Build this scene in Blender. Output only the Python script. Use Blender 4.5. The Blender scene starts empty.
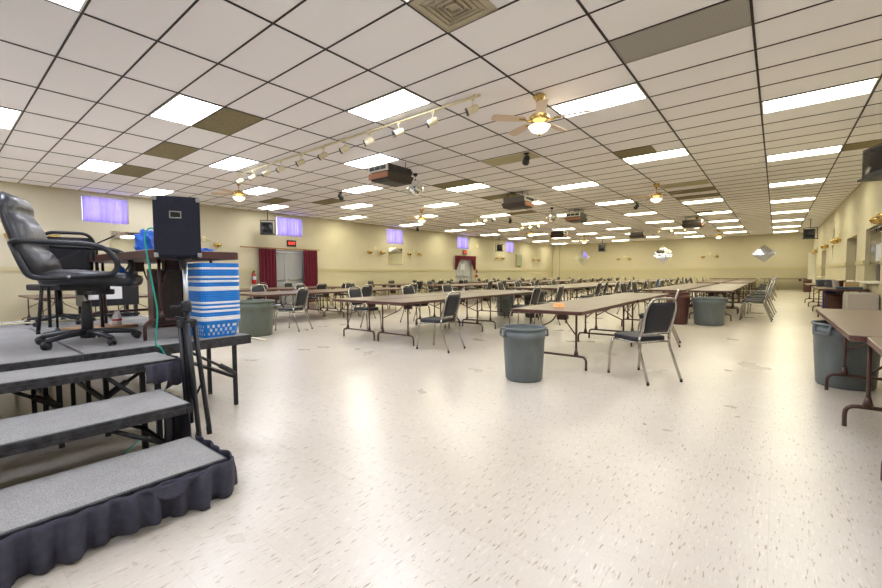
import bpy, bmesh, math, random
from mathutils import Vector, Matrix
random.seed(7)
PI = math.pi
S = bpy.context.scene
COL = S.collection

# ------------------------------------------------------------------ camera
EYE = 1.2
def make_camera():
    yaw, pit, rol = .6786, -.0481, -.0079
    cy, sy = math.cos(yaw), math.sin(yaw)
    fw = Vector((-sy*math.cos(pit), cy*math.cos(pit), math.sin(pit)))
    r = Vector((cy, sy, 0)); u = r.cross(fw)
    r2 = r*math.cos(rol)+u*math.sin(rol); u2 = -r*math.sin(rol)+u*math.cos(rol)
    cam = bpy.data.cameras.new('camera'); o = bpy.data.objects.new('camera', cam); COL.objects.link(o)
    m = Matrix.Identity(4)
    for i in range(3):
        m[i][0] = r2[i]; m[i][1] = u2[i]; m[i][2] = -fw[i]
    m.translation = (0, 0, EYE)
    o.matrix_world = m
    cam.sensor_width = 36; cam.lens = 36*415.67/882; cam.clip_start = .05; cam.clip_end = 200
    S.camera = o
make_camera()

# ------------------------------------------------------------------ world, exposure
S.view_settings.view_transform = 'Standard'; S.view_settings.look = 'None'
S.view_settings.exposure = 0.82; S.view_settings.gamma = 1.0; S.view_settings.use_curve_mapping = False
w = bpy.data.worlds.new('world'); S.world = w; w.use_nodes = True
bg = w.node_tree.nodes['Background']; bg.inputs[0].default_value = (.80, .84, 1, 1); bg.inputs[1].default_value = 3.6
PANEL_LIGHT = 12.0

# ------------------------------------------------------------------ materials
def lin(c):
    return tuple(((v/255)/12.92 if v/255 <= .04045 else (((v/255)+.055)/1.055)**2.4) for v in c)
def mat(name, rgb, rough=.5, metal=0, var=.0, scale=20, bump=0, emit=None, es=0, trans=0, stretch=None, coat=0, spec=.5):
    m = bpy.data.materials.new(name); m.use_nodes = True
    nt = m.node_tree; b = nt.nodes['Principled BSDF']; c = lin(rgb)
    b.inputs['Base Color'].default_value = (*c, 1); b.inputs['Roughness'].default_value = rough
    b.inputs['Metallic'].default_value = metal; b.inputs['Specular IOR Level'].default_value = spec
    b.inputs['Coat Weight'].default_value = coat
    if trans: b.inputs['Transmission Weight'].default_value = trans
    if emit: b.inputs['Emission Color'].default_value = (*emit, 1); b.inputs['Emission Strength'].default_value = es
    if var or bump:
        tc = nt.nodes.new('ShaderNodeTexCoord'); n = nt.nodes.new('ShaderNodeTexNoise'); n.inputs['Scale'].default_value = scale
        n.inputs['Detail'].default_value = 4
        if stretch:
            mp = nt.nodes.new('ShaderNodeMapping'); mp.inputs['Scale'].default_value = stretch
            nt.links.new(tc.outputs['Object'], mp.inputs[0]); nt.links.new(mp.outputs[0], n.inputs[0])
        else: nt.links.new(tc.outputs['Object'], n.inputs[0])
        if var:
            r = nt.nodes.new('ShaderNodeValToRGB'); r.color_ramp.elements[0].position = .3; r.color_ramp.elements[1].position = .7
            r.color_ramp.elements[0].color = (*[v*(1-var) for v in c], 1); r.color_ramp.elements[1].color = (*[min(1, v*(1+var)) for v in c], 1)
            nt.links.new(n.outputs[0], r.inputs[0]); nt.links.new(r.outputs[0], b.inputs['Base Color'])
        if bump:
            bm_ = nt.nodes.new('ShaderNodeBump'); bm_.inputs['Strength'].default_value = bump; bm_.inputs['Distance'].default_value = .01
            nt.links.new(n.outputs[0], bm_.inputs['Height']); nt.links.new(bm_.outputs[0], b.inputs['Normal'])
    return m

def floor_mat():
    m = bpy.data.materials.new('vinyl_floor'); m.use_nodes = True; nt = m.node_tree; N = nt.nodes; L = nt.links
    b = N['Principled BSDF']; tc = N.new('ShaderNodeTexCoord')
    def noise(sc, scale, det=2):
        mp = N.new('ShaderNodeMapping'); mp.inputs['Scale'].default_value = scale; L.new(tc.outputs['Object'], mp.inputs[0])
        n = N.new('ShaderNodeTexNoise'); n.inputs['Scale'].default_value = sc; n.inputs['Detail'].default_value = det; L.new(mp.outputs[0], n.inputs[0]); return n
    def ramp(src, a, bb, ca, cb):
        r = N.new('ShaderNodeValToRGB'); r.color_ramp.elements[0].position = a; r.color_ramp.elements[1].position = bb
        r.color_ramp.elements[0].color = (*ca, 1); r.color_ramp.elements[1].color = (*cb, 1); L.new(src, r.inputs[0]); return r
    def mix(t, f, a, bb):
        x = N.new('ShaderNodeMix'); x.data_type = 'RGBA'; x.blend_type = t
        if isinstance(f, float): x.inputs[0].default_value = f
        else: L.new(f, x.inputs[0])
        L.new(a, x.inputs[6]); L.new(bb, x.inputs[7]); return x.outputs[2]
    base = ramp(noise(.7, (1, 1, 1), 3).outputs[0], .35, .65, lin((203, 194, 181)), lin((210, 202, 190))).outputs[0]
    dark = ramp(noise(1, (85, 14, 1), 3).outputs[0], .61, .68, (1, 1, 1), lin((198, 186, 174))).outputs[0]
    whit = ramp(noise(1.13, (70, 11, 3), 3).outputs[0], .60, .66, (0, 0, 0), (.07, .07, .065)).outputs[0]
    fine = ramp(noise(1, (120, 30, 3), 3).outputs[0], .3, .7, (.95, .945, .93), (1.0, 1.0, 1.0)).outputs[0]
    c = mix('MULTIPLY', 1.0, base, dark); c = mix('MULTIPLY', 1.0, c, fine); c = mix('ADD', 1.0, c, whit)
    # tile-to-tile variation and hairline seams
    br = N.new('ShaderNodeTexBrick'); br.offset = 0; br.inputs['Scale'].default_value = 1; br.inputs['Mortar Size'].default_value = .0012
    br.inputs['Brick Width'].default_value = .305; br.inputs['Row Height'].default_value = .305; br.inputs['Mortar Smooth'].default_value = .1
    br.inputs['Color1'].default_value = (1, 1, 1, 1); br.inputs['Color2'].default_value = (.965, .96, .95, 1); br.inputs['Mortar'].default_value = (.86, .83, .78, 1)
    L.new(tc.outputs['Object'], br.inputs[0])
    c = mix('MULTIPLY', 1.0, c, br.outputs[0])
    L.new(c, b.inputs['Base Color'])
    rr = ramp(noise(1.3, (1, 1, 1), 4).outputs[0], .2, .8, (.26, .26, .26), (.32, .32, .32)); L.new(rr.outputs[0], b.inputs['Roughness'])
    b.inputs['Specular IOR Level'].default_value = .6
    return m

def carpet_mat(name, a, bcol):
    m = bpy.data.materials.new(name); m.use_nodes = True; nt = m.node_tree; N = nt.nodes; L = nt.links
    b = N['Principled BSDF']; tc = N.new('ShaderNodeTexCoord'); n = N.new('ShaderNodeTexNoise'); n.inputs['Scale'].default_value = 260; n.inputs['Detail'].default_value = 2
    n2 = N.new('ShaderNodeTexNoise'); n2.inputs['Scale'].default_value = 5; n2.inputs['Detail'].default_value = 5
    L.new(tc.outputs['Object'], n.inputs[0]); L.new(tc.outputs['Object'], n2.inputs[0])
    r = N.new('ShaderNodeValToRGB'); r.color_ramp.elements[0].position = .35; r.color_ramp.elements[1].position = .65
    r.color_ramp.elements[0].color = (*lin(a), 1); r.color_ramp.elements[1].color = (*lin(bcol), 1); L.new(n.outputs[0], r.inputs[0])
    r2 = N.new('ShaderNodeValToRGB'); r2.color_ramp.elements[0].position = .3; r2.color_ramp.elements[1].position = .7
    r2.color_ramp.elements[0].color = (.86, .86, .86, 1); r2.color_ramp.elements[1].color = (1, 1, 1, 1); L.new(n2.outputs[0], r2.inputs[0])
    x = N.new('ShaderNodeMix'); x.data_type = 'RGBA'; x.blend_type = 'MULTIPLY'; x.inputs[0].default_value = 1
    L.new(r.outputs[0], x.inputs[6]); L.new(r2.outputs[0], x.inputs[7]); L.new(x.outputs[2], b.inputs['Base Color'])
    b.inputs['Roughness'].default_value = .95; b.inputs['Specular IOR Level'].default_value = .1
    bp = N.new('ShaderNodeBump'); bp.inputs['Strength'].default_value = .3; bp.inputs['Distance'].default_value = .003
    L.new(n.outputs[0], bp.inputs['Height']); L.new(bp.outputs[0], b.inputs['Normal'])
    return m

def grille_mat():
    m = mat('vent_grille', (150, 147, 140), .7); nt = m.node_tree; N = nt.nodes; L = nt.links
    tc = N.new('ShaderNodeTexCoord'); v = N.new('ShaderNodeTexVoronoi'); v.inputs['Scale'].default_value = 60; v.inputs['Randomness'].default_value = 0
    L.new(tc.outputs['Object'], v.inputs[0]); r = N.new('ShaderNodeValToRGB'); r.color_ramp.elements[0].position = .3; r.color_ramp.elements[1].position = .45
    r.color_ramp.elements[0].color = (*lin((70, 68, 64)), 1); r.color_ramp.elements[1].color = (*lin((168, 164, 156)), 1)
    L.new(v.outputs['Distance'], r.inputs[0]); L.new(r.outputs[0], N['Principled BSDF'].inputs['Base Color']); return m

def curtain_mat(name, rgb, tr):
    m = bpy.data.materials.new(name); m.use_nodes = True; nt = m.node_tree; N = nt.nodes; L = nt.links
    out = N['Material Output']; N.remove(N['Principled BSDF'])
    tc = N.new('ShaderNodeTexCoord'); n = N.new('ShaderNodeTexNoise'); n.inputs['Scale'].default_value = 6; L.new(tc.outputs['Object'], n.inputs[0])
    r = N.new('ShaderNodeValToRGB'); c = lin(rgb); r.color_ramp.elements[0].color = (*[v*.75 for v in c], 1); r.color_ramp.elements[1].color = (*c, 1); L.new(n.outputs[0], r.inputs[0])
    d = N.new('ShaderNodeBsdfDiffuse'); t = N.new('ShaderNodeBsdfTranslucent'); x = N.new('ShaderNodeMixShader'); x.inputs[0].default_value = tr
    L.new(r.outputs[0], d.inputs[0]); L.new(r.outputs[0], t.inputs[0]); L.new(d.outputs[0], x.inputs[1]); L.new(t.outputs[0], x.inputs[2]); L.new(x.outputs[0], out.inputs[0])
    return m

M = {}
M['floor'] = floor_mat()
M['wall'] = mat('wall_paint', (199, 191, 166), .8, var=.02, scale=3, bump=.03)
M['wall_low'] = mat('wall_paint_lower', (190, 182, 153), .75, var=.02, scale=3)
M['ceil'] = mat('ceiling_tile', (250, 248, 250), .9, var=.025, scale=90, bump=.15)
M['tbar'] = mat('ceiling_tbar', (36, 26, 28), .5, metal=.3, var=.1)
M['trimc'] = mat('painted_trim', (196, 186, 148), .6, var=.04)
M['lightframe'] = mat('light_frame', (225, 222, 210), .5, var=.02)
M['oldlens'] = mat('yellowed_lens', (186, 178, 140), .6, var=.06, scale=6)
M['grille'] = grille_mat()
M['diff_tile'] = mat('diffuser_tile', (182, 172, 150), .7, var=.1, scale=5)
M['darkvent'] = mat('return_vent', (134, 124, 92), .8, var=.15, scale=12)
M['table'] = mat('table_laminate', (102, 82, 66), .34, var=.10, scale=35, stretch=(1, 6, 1), spec=.6)
M['tedge'] = mat('table_edge', (84, 48, 44), .4, var=.08)
M['tleg'] = mat('brown_enamel', (78, 52, 44), .35, var=.08, scale=30)
M['chrome'] = mat('chrome_tube', (180, 176, 170), .2, metal=1, var=.05, scale=15)
M['vinyl'] = mat('dark_fabric', (38, 38, 44), .62, var=.18, scale=80, bump=.1)
M['vinylblue'] = mat('blue_fabric', (40, 92, 148), .6, var=.15, scale=60, bump=.1)
M['vinylred'] = mat('red_fabric', (140, 34, 48), .6, var=.15, scale=60, bump=.1)
M['vinylbrown'] = mat('taupe_fabric', (92, 82, 68), .6, var=.15, scale=60, bump=.1)
M['rubber'] = mat('rubber', (22, 22, 24), .7, var=.1)
M['can'] = mat('grey_plastic', (104, 112, 113), .5, var=.13, scale=9, bump=.05, stretch=(1, 1, .4))
M['cangreen'] = mat('green_grey_plastic', (100, 108, 96), .5, var=.1, scale=9)
M['canbrown'] = mat('brown_plastic', (84, 50, 46), .5, var=.1, scale=9)
M['candark'] = mat('charcoal_plastic', (52, 54, 52), .5, var=.1, scale=9)
M['leather'] = mat('black_leather', (40, 41, 48), .33, var=.25, scale=14, bump=.45, spec=.6)
M['bplastic'] = mat('black_plastic', (34, 36, 42), .38, var=.12, scale=30)
M['bmetal'] = mat('black_metal', (40, 40, 46), .4, metal=.4, var=.15, scale=30)
M['scuff'] = mat('scuffed_black_metal', (58, 58, 62), .5, metal=.3, var=.5, scale=25)
M['carpet'] = carpet_mat('grey_carpet', (128, 127, 126), (172, 170, 168))
M['spcarpet'] = carpet_mat('speaker_carpet', (34, 36, 46), (60, 62, 74))
M['cloth'] = mat('black_cloth', (58, 58, 72), .85, var=.2, scale=25, bump=.2)
M['steel'] = mat('steel', (180, 182, 186), .3, metal=1, var=.06)
M['blue'] = mat('blue_plastic', (14, 128, 222), .4, var=.05, scale=10)
M['white'] = mat('white_plastic', (248, 249, 251), .4, var=.02, scale=10)
M['teal'] = mat('teal_cord', (40, 186, 170), .4, var=.04)
M['brass'] = mat('brass', (206, 178, 112), .25, metal=1, var=.08, scale=12)
M['ivory'] = mat('ivory_enamel', (222, 212, 178), .4, var=.04)
M['blade'] = mat('washed_wood_blade', (222, 200, 176), .5, var=.1, scale=20, stretch=(1, 8, 1))
M['glow'] = mat('frosted_bowl', (250, 240, 225), .4, var=.02, emit=(1, .88, .72), es=1.6)
M['bag'] = mat('blue_bag', (24, 96, 200), .35, var=.2, scale=14, bump=.5)
M['woodbrown'] = mat('brown_lectern', (92, 52, 44), .45, var=.12, scale=14, stretch=(1, 1, 6))
M['woodlite'] = mat('oak_strip', (170, 128, 88), .5, var=.15, scale=20, stretch=(6, 1, 1))
M['boxwood'] = mat('air_cleaner_wood', (156, 104, 74), .45, var=.15, scale=20, stretch=(6, 6, 1))
M['boxdark'] = mat('air_cleaner_dark', (58, 48, 44), .5, var=.15, scale=20)
M['burg'] = mat('burgundy_velvet', (98, 12, 38), .85, var=.25, scale=9)
M['door'] = mat('grey_door', (166, 168, 172), .5, var=.03)
M['reveal'] = mat('grey_reveal', (158, 150, 146), .7, var=.03)
M['mirror'] = mat('mirror_glass', (235, 238, 238), .03, metal=1)
M['mirror_wavy'] = mat('mirror_tile', (235, 238, 238), .04, metal=1, bump=.06, scale=2.0)
M['red'] = mat('red_paint', (190, 26, 30), .35, var=.04)
M['exit'] = mat('exit_letters', (255, 60, 50), .5, emit=(1, .05, .04), es=1.6)
M['exitbox'] = mat('exit_housing', (50, 30, 28), .5, var=.1)
M['screen'] = mat('dark_screen', (16, 17, 20), .12, var=.05)
M['purple'] = curtain_mat('purple_curtain', (186, 164, 240), .75)
M['glass'] = mat('window_glass', (240, 245, 255), .05, trans=1)
M['paper'] = mat('paper', (200, 204, 216), .8, var=.06, scale=12)
M['orange'] = mat('orange_peel', (250, 186, 120), .5, var=.08)
M['bluebin'] = mat('blue_bin', (64, 62, 150), .5, var=.08)
M['tan'] = mat('tan_cardboard', (196, 168, 118), .8, var=.06)
M['panelgrey'] = mat('grey_enclosure', (168, 170, 140), .5, var=.04)
M['swag'] = mat('sheer_panel', (190, 188, 180), .8, var=.06, scale=14)
M['greytub'] = mat('bluegrey_tub', (120, 130, 150), .5, var=.08)
M['tray'] = mat('navy_tray', (26, 62, 96), .4, var=.08)
def em(name, col, st):
    return mat(name, (250, 250, 250), .5, emit=col, es=st, var=.01)

# ------------------------------------------------------------------ mesh helpers
def NB(): return bmesh.new()
def bx(bm, x0, x1, y0, y1, z0, z1, bev=0, rot=None, mi=0):
    vs = [bm.verts.new(Vector((x, y, z))) for x in (x0, x1) for y in (y0, y1) for z in (z0, z1)]
    F = [(0, 1, 3, 2), (4, 6, 7, 5), (0, 4, 5, 1), (2, 3, 7, 6), (0, 2, 6, 4), (1, 5, 7, 3)]
    fs = [bm.faces.new([vs[i] for i in f]) for f in F]
    for f in fs: f.material_index = mi
    if bev:
        es = list({e for f in fs for e in f.edges})
        r = bmesh.ops.bevel(bm, geom=es, offset=bev, segments=2, affect='EDGES', profile=.5)
        vs = list({v for f in r['faces'] for v in f.verts} | {v for v in vs if v.is_valid})
    if rot is not None:
        for v in vs: v.co = rot @ v.co
    return vs
def tube(bm, pts, r, n=8, closed=False, cap=True, flat=1.0, mi=0):
    pts = [Vector(p) for p in pts]; k = len(pts); rings = []
    rr = r if isinstance(r, (list, tuple)) else [r]*k
    t0 = (pts[1]-pts[0]).normalized(); up = Vector((0, 0, 1)) if abs(t0.z) < .9 else Vector((1, 0, 0))
    a = t0.cross(up).normalized()
    for i in range(k):
        if closed: t = (pts[(i+1) % k]-pts[i-1]).normalized()
        elif i == 0: t = t0
        elif i == k-1: t = (pts[-1]-pts[-2]).normalized()
        else: t = ((pts[i+1]-pts[i]).normalized()+(pts[i]-pts[i-1]).normalized()).normalized()
        a = (a-t*a.dot(t)).normalized(); b = t.cross(a)
        rings.append([bm.verts.new(pts[i]+(a*math.cos(2*PI*j/n)*flat+b*math.sin(2*PI*j/n))*rr[i]) for j in range(n)])
    for i in range(k if closed else k-1):
        A, B = rings[i], rings[(i+1) % k]
        for j in range(n):
            f = bm.faces.new((A[j], A[(j+1) % n], B[(j+1) % n], B[j])); f.smooth = True; f.material_index = mi
    if cap and not closed:
        bm.faces.new(rings[0][::-1]).material_index = mi; bm.faces.new(rings[-1]).material_index = mi
def arc(pts, rad=.05, seg=4):
    pts = [Vector(p) for p in pts]; out = [pts[0]]
    for i in range(1, len(pts)-1):
        a = (pts[i-1]-pts[i]); b = (pts[i+1]-pts[i]); r = min(rad, a.length*.49, b.length*.49)
        p0 = pts[i]+a.normalized()*r; p1 = pts[i]+b.normalized()*r
        for s in range(seg+1):
            t = s/seg; out.append(p0*(1-t)**2+pts[i]*2*t*(1-t)+p1*t*t)
    out.append(pts[-1]); return out
def lathe(bm, prof, n=24, c=(0, 0, 0), sx=1, sy=1, cap=True, mi=0):
    c = Vector(c); rings = []
    for r, z in prof:
        rings.append([bm.verts.new(c+Vector((math.cos(2*PI*j/n)*r*sx, math.sin(2*PI*j/n)*r*sy, z))) for j in range(n)])
    for A, B in zip(rings, rings[1:]):
        for j in range(n):
            f = bm.faces.new((A[j], A[(j+1) % n], B[(j+1) % n], B[j])); f.smooth = True; f.material_index = mi
    if cap:
        bm.faces.new(rings[0][::-1]).material_index = mi; bm.faces.new(rings[-1]).material_index = mi
def rrect(x0, x1, y0, y1, r, n=4):
    P = []
    for cx, cy, a0 in ((x1-r, y1-r, 0), (x0+r, y1-r, PI/2), (x0+r, y0+r, PI), (x1-r, y0+r, 1.5*PI)):
        for k in range(n+1):
            a = a0+PI/2*k/n; P.append((cx+r*math.cos(a), cy+r*math.sin(a)))
    return P
def prism(bm, poly, z0, z1, bev=0, mi=0, mtop=None):
    lo = [bm.verts.new((x, y, z0)) for x, y in poly]; hi = [bm.verts.new((x, y, z1)) for x, y in poly]
    k = len(poly); ft = bm.faces.new(hi); fb = bm.faces.new(lo[::-1]); ft.material_index = mi if mtop is None else mtop; fb.material_index = mi
    for j in range(k):
        f = bm.faces.new((lo[j], lo[(j+1) % k], hi[(j+1) % k], hi[j])); f.material_index = mi
    if bev: bmesh.ops.bevel(bm, geom=list(ft.edges)+list(fb.edges), offset=bev, segments=2, affect='EDGES', profile=.5)
def grid(bm, nu, nv, fn, smooth=True):
    V = [[bm.verts.new(fn(i/nu, j/nv)) for j in range(nv+1)] for i in range(nu+1)]
    for i in range(nu):
        for j in range(nv):
            f = bm.faces.new((V[i][j], V[i+1][j], V[i+1][j+1], V[i][j+1])); f.smooth = smooth
    return V
def xf(bm, m):
    for v in bm.verts: v.co = m @ v.co
def obj(name, bm, m, parent=None, solid=0, sub=0, fix=True):
    me = bpy.data.meshes.new(name)
    if fix: bmesh.ops.recalc_face_normals(bm, faces=bm.faces[:])
    bm.to_mesh(me); bm.free()
    for q in (m if isinstance(m, list) else [m]): me.materials.append(q)
    o = bpy.data.objects.new(name, me); COL.objects.link(o)
    if parent: o.parent = parent
    if solid:
        s = o.modifiers.new('solid', 'SOLIDIFY'); s.thickness = solid; s.offset = 0
    if sub:
        s = o.modifiers.new('sub', 'SUBSURF'); s.levels = sub; s.render_levels = sub
    return o
def thing(name, label, cat, loc=(0, 0, 0), rz=0, group=None):
    o = bpy.data.objects.new(name, None); COL.objects.link(o); o.location = loc; o.rotation_euler = (0, 0, rz); o.empty_display_size = .1
    o['label'] = label; o['category'] = cat
    if group: o['group'] = group
    return o
def tag(o, label, cat, group=None):
    o['label'] = label; o['category'] = cat
    if group: o['group'] = group
    return o
def struct(name, bm, m, parent=None, **k):
    o = obj(name, bm, m, parent, **k)
    if not parent: o['kind'] = 'structure'
    return o
def dup(root, loc, rz, label, group=None, swap=None):
    r = root.copy(); COL.objects.link(r); r.location = loc; r.rotation_euler = (0, 0, rz); r['label'] = label
    if group: r['group'] = group
    def rec(a, b):
        for ch in list(a.children):
            c = ch.copy(); COL.objects.link(c); c.parent = b
            if swap and ch.name.split('.')[0] == 'backrest':
                c.material_slots[0].link = 'OBJECT'; c.material_slots[0].material = swap
            rec(ch, c)
    rec(root, r); return r
def once(protos, key, make, loc, rz, label, group=None, swap=None):
    if key not in protos:
        protos[key] = make(label, group); o = protos[key]; o.location = loc; o.rotation_euler = (0, 0, rz); return o
    return dup(protos[key], loc, rz, label, group, swap)
PR = {}
ORD = ['first', 'second', 'third', 'fourth', 'fifth', 'sixth', 'seventh', 'eighth', 'ninth', 'tenth', 'eleventh', 'twelfth', 'thirteenth', 'fourteenth', 'fifteenth', 'sixteenth', 'seventeenth', 'eighteenth', 'nineteenth', 'twentieth', 'twenty-first', 'twenty-second', 'twenty-third', 'twenty-fourth', 'twenty-fifth', 'twenty-sixth', 'twenty-seventh', 'twenty-eighth', 'twenty-ninth', 'thirtieth']

# ------------------------------------------------------------------ room shell
XL, XR, YB, YF, H = -15.55, 1.80, -4.6, 35.5, 3.668
b = NB(); bx(b, XL-.3, XR+2.2, YB-.3, YF+.3, -.1, 0); struct('floor', b, M['floor'])
b = NB(); bx(b, XL-.3, XR+.3, YB-.3, YF+.3, H, H+.12); struct('ceiling', b, M['ceil'])
def wall(name, P, n, u0, u1, z0, z1, holes, th, mats, split=None):
    """P(u,z,d)->xyz ; holes=[(u0,u1,z0,z1)]"""
    us = sorted({u0, u1, *[h[0] for h in holes], *[h[1] for h in holes]}); zs = sorted({z0, z1, *([split] if split else []), *[h[2] for h in holes], *[h[3] for h in holes]})
    b = NB()
    for a, c in zip(us, us[1:]):
        for e, f in zip(zs, zs[1:]):
            mu, mz = (a+c)/2, (e+f)/2
            if any(h[0] < mu < h[1] and h[2] < mz < h[3] for h in holes): continue
            p = [P(a, e, 0), P(c, f, th)]
            x = sorted((p[0][0], p[1][0])); y = sorted((p[0][1], p[1][1])); z = sorted((p[0][2], p[1][2]))
            bx(b, x[0], x[1], y[0], y[1], z[0], z[1], mi=1 if (split and mz < split) else 0)
    bmesh.ops.remove_doubles(b, verts=b.verts[:], dist=.0005)
    return struct(name, b, mats)
WIN = [(2.9, 4.02), (8.88, 10.05), (14.93, 16.1), (20.95, 22.15), (26.95, 28.15)]
holesL = [(a, c, 2.80, 3.57) for a, c in WIN]+[(8.42, 10.2, 0, 2.22), (20.75, 22.6, 0, 2.2)]
wall('wall_left', lambda u, z, d: (XL-d, u, z), 0, YB, YF, 0, H, holesL, .22, [M['wall'], M['wall_low']], 1.4)
holesR = [(13.35, 15.5, .9, 2.27), (17.05, 19.3, 0, 2.25), (26.7, 29.0, .9, 2.22)]
wall('wall_right', lambda u, z, d: (XR+d, u, z), 0, YB, YF, 0, H, holesR, .22, [M['wall'], M['wall_low']], 1.4)
wall('wall_far', lambda u, z, d: (u, YF+d, z), 0, XL, XR, 0, H, [], .2, [M['wall'], M['wall_low']], 1.4)
wall('wall_back', lambda u, z, d: (u, YB-d, z), 0, XL, XR, 0, H, [], .2, [M['wall'], M['wall_low']], 1.4)
b = NB(); bx(b, XL, XL+.55, YF-.25, YF, 0, H-.001); struct('wall_pilaster', b, M['wall'])
# chair rails: broad flat moulding with a bead
def rail(name, segs, P):
    b = NB()
    for a, c in segs:
        for z0, z1, d in ((1.37, 1.47, .018), (1.455, 1.475, .03), (1.365, 1.38, .026)):
            p, q = P(a, 0), P(c, d); bx(b, min(p[0], q[0]), max(p[0], q[0]), min(p[1], q[1]), max(p[1], q[1]), z0, z1)
    struct(name, b, M['trimc'])
rail('trim_1', [(YB, 8.3), (10.3, 20.6), (22.75, YF-.25)], lambda u, d: (XL+d, u))
rail('trim_2', [(YB, 13.3), (15.55, 17.0), (19.35, 26.65), (29.05, YF)], lambda u, d: (XR-d, u))
rail('trim_3', [(XL+.55, XR)], lambda u, d: (u, YF-d))
def base(name, segs, P, h=.1):
    b = NB()
    for a, c in segs:
        p, q = P(a, 0), P(c, .012); bx(b, min(p[0], q[0]), max(p[0], q[0]), min(p[1], q[1]), max(p[1], q[1]), 0, h)
    struct(name, b, M['trimc'])
base('baseboard_left', [(YB, 8.4), (10.22, 20.7), (22.62, YF-.26)], lambda u, d: (XL+d, u))
base('baseboard_right', [(YB, 17), (19.32, YF)], lambda u, d: (XR-d, u))
base('baseboard_far', [(XL+.56, XR)], lambda u, d: (u, YF-d))
# recesses behind the right-hand openings
b = NB()
for a, c, z0, z1 in holesR:
    dd = 1.2
    bx(b, XR+.22, XR+dd, a-.05, a, z0-.05, z1+.05); bx(b, XR+.22, XR+dd, c, c+.05, z0-.05, z1+.05)
    bx(b, XR+.22, XR+dd, a-.05, c+.05, z1, z1+.05); bx(b, XR+dd, XR+dd+.05, a-.05, c+.05, z0-.05, z1+.05)
    if z0 > 0: bx(b, XR+.22, XR+dd, a-.05, c+.05, z0-.05, z0)
struct('wall_recess', b, M['reveal'])
for i, (a, c) in enumerate(((13.35, 15.5), (26.7, 29.0))):
    b = NB(); bx(b, XR-.16, XR+.25, a+.01, c-.01, .9, .935, .008)
    struct('trim_%d' % (4+i), b, M['lightframe'])
# ceiling suspension bars
GX0, GY0, CX, CY = -5.1172, 1.0279, 1.2192, .6096
b = NB()
i = -9
while GX0+i*CX < XR:
    x = GX0+i*CX
    if x > XL: bx(b, x-.012, x+.012, YB, YF, H-.007, H+.001)
    i += 1
j = -10
while GY0+j*CY < YF:
    y = GY0+j*CY
    if y > YB: bx(b, XL, XR, y-.009, y+.009, H-.0065, H+.001)
    j += 1
struct('trim_6', b, M['tbar'])
b = NB(); bx(b, XL, XL+.02, YB, YF, H-.03, H); bx(b, XR-.02, XR, YB, YF, H-.03, H); bx(b, XL, XR, YF-.02, YF, H-.03, H); struct('trim_7', b, M['trimc'])

# windows and their curtains
for k, (a, c) in enumerate(WIN):
    b = NB(); x = XL-.16
    for y0, y1, z0, z1 in ((a, c, 2.80, 2.84), (a, c, 3.53, 3.57), (a, a+.04, 2.84, 3.53), (c-.04, c, 2.84, 3.53), ((a+c)/2-.02, (a+c)/2+.02, 2.84, 3.53)):
        bx(b, x-.02, x+.02, y0, y1, z0, z1)
    wo = struct('window_%d' % (k+1), b, M['lightframe'])
    b = NB(); bx(b, x-.003, x+.003, a+.03, c-.03, 2.83, 3.54); obj('window_pane', b, M['glass'], wo)
    nth = ['nearest the stage', 'above the first exit door', 'third from the stage', 'above the second exit door', 'farthest and darkest, near the far left corner'][k]
    t = thing('curtain', 'purple backlit curtain filling the high left-wall window, '+nth, 'curtain', (XL-.03, (a+c)/2, 2.78), 0, 'purple window curtains')
    hw = (c-a)/2-.02
    b = NB(); ph = random.random()*6
    grid(b, 70, 6, lambda u, v: Vector((.022*math.sin(u*62+ph+1.5*math.sin(u*11))*(.4+.6*(1-v))+.014*math.sin(u*27+ph), -hw+2*hw*u, -.03*(1-v)*(1+math.sin(u*9+ph))*.6+v*.74)))
    obj('curtain_panel', b, M['purple'], t)
    b = NB(); tube(b, [(0, -hw-.02, .75), (0, hw+.02, .75)], .008); obj('curtain_rod', b, M['ivory'], t)

# exit doors
def door(n, y0, y1, zt):
    x = XL-.12; b = NB()
    for a, c, z0, z1 in ((y0, y1, zt-.06, zt), (y0, y0+.06, 0, zt-.06), (y1-.06, y1, 0, zt-.06)): bx(b, x-.05, x+.05, a, c, z0, z1)
    d = struct('door_%d' % n, b, M['door'])
    m_ = (y0+y1)/2
    for a, c in ((y0+.065, m_-.006), (m_+.006, y1-.065)):
        b = NB(); bx(b, x-.02, x+.02, a, c, .01, zt-.065, .004); lf = obj('door_leaf', b, M['door'], d)
        b = NB(); bx(b, x+.045, x+.075, a+.06, c-.06, 1.0, 1.06, .008); bx(b, x+.02, x+.07, a+.06, a+.12, .99, 1.07); bx(b, x+.02, x+.07, c-.12, c-.06, .99, 1.07)
        tube(b, [(x+.03, c-.07, 1.06), (x+.03, c-.07, zt-.12)], .01); obj('push_bar', b, M['steel'], lf)
    b = NB(); bx(b, x+.02, x+.08, m_-.4, m_-.1, zt-.15, zt-.09, .01); obj('door_closer', b, M['steel'], d)
door(1, 8.42, 10.2, 2.22); door(2, 20.75, 22.6, 2.2)
def pleat(y0, y1, z0, z1, x, folds, swag=None, amp=.03):
    b = NB()
    def f(u, v):
        y = y0+(y1-y0)*u; z = z1+(z0-z1)*v
        if swag: y, z = swag(u, v)
        return Vector((x+amp*math.sin(u*folds*2*PI)+.01*math.sin(v*5), y, z))
    grid(b, folds*8, 14, f); return b
t = thing('door_curtains', 'pair of burgundy curtains on a long wooden rod framing the exit door', 'curtain', (XL, 9.3, 0))
for a, c in ((8.05-9.3, 8.75-9.3), (9.98-9.3, 10.65-9.3)):
    obj('curtain_panel', pleat(a, c, .06, 2.24, .13, 5), M['burg'], t, solid=.006)
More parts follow.
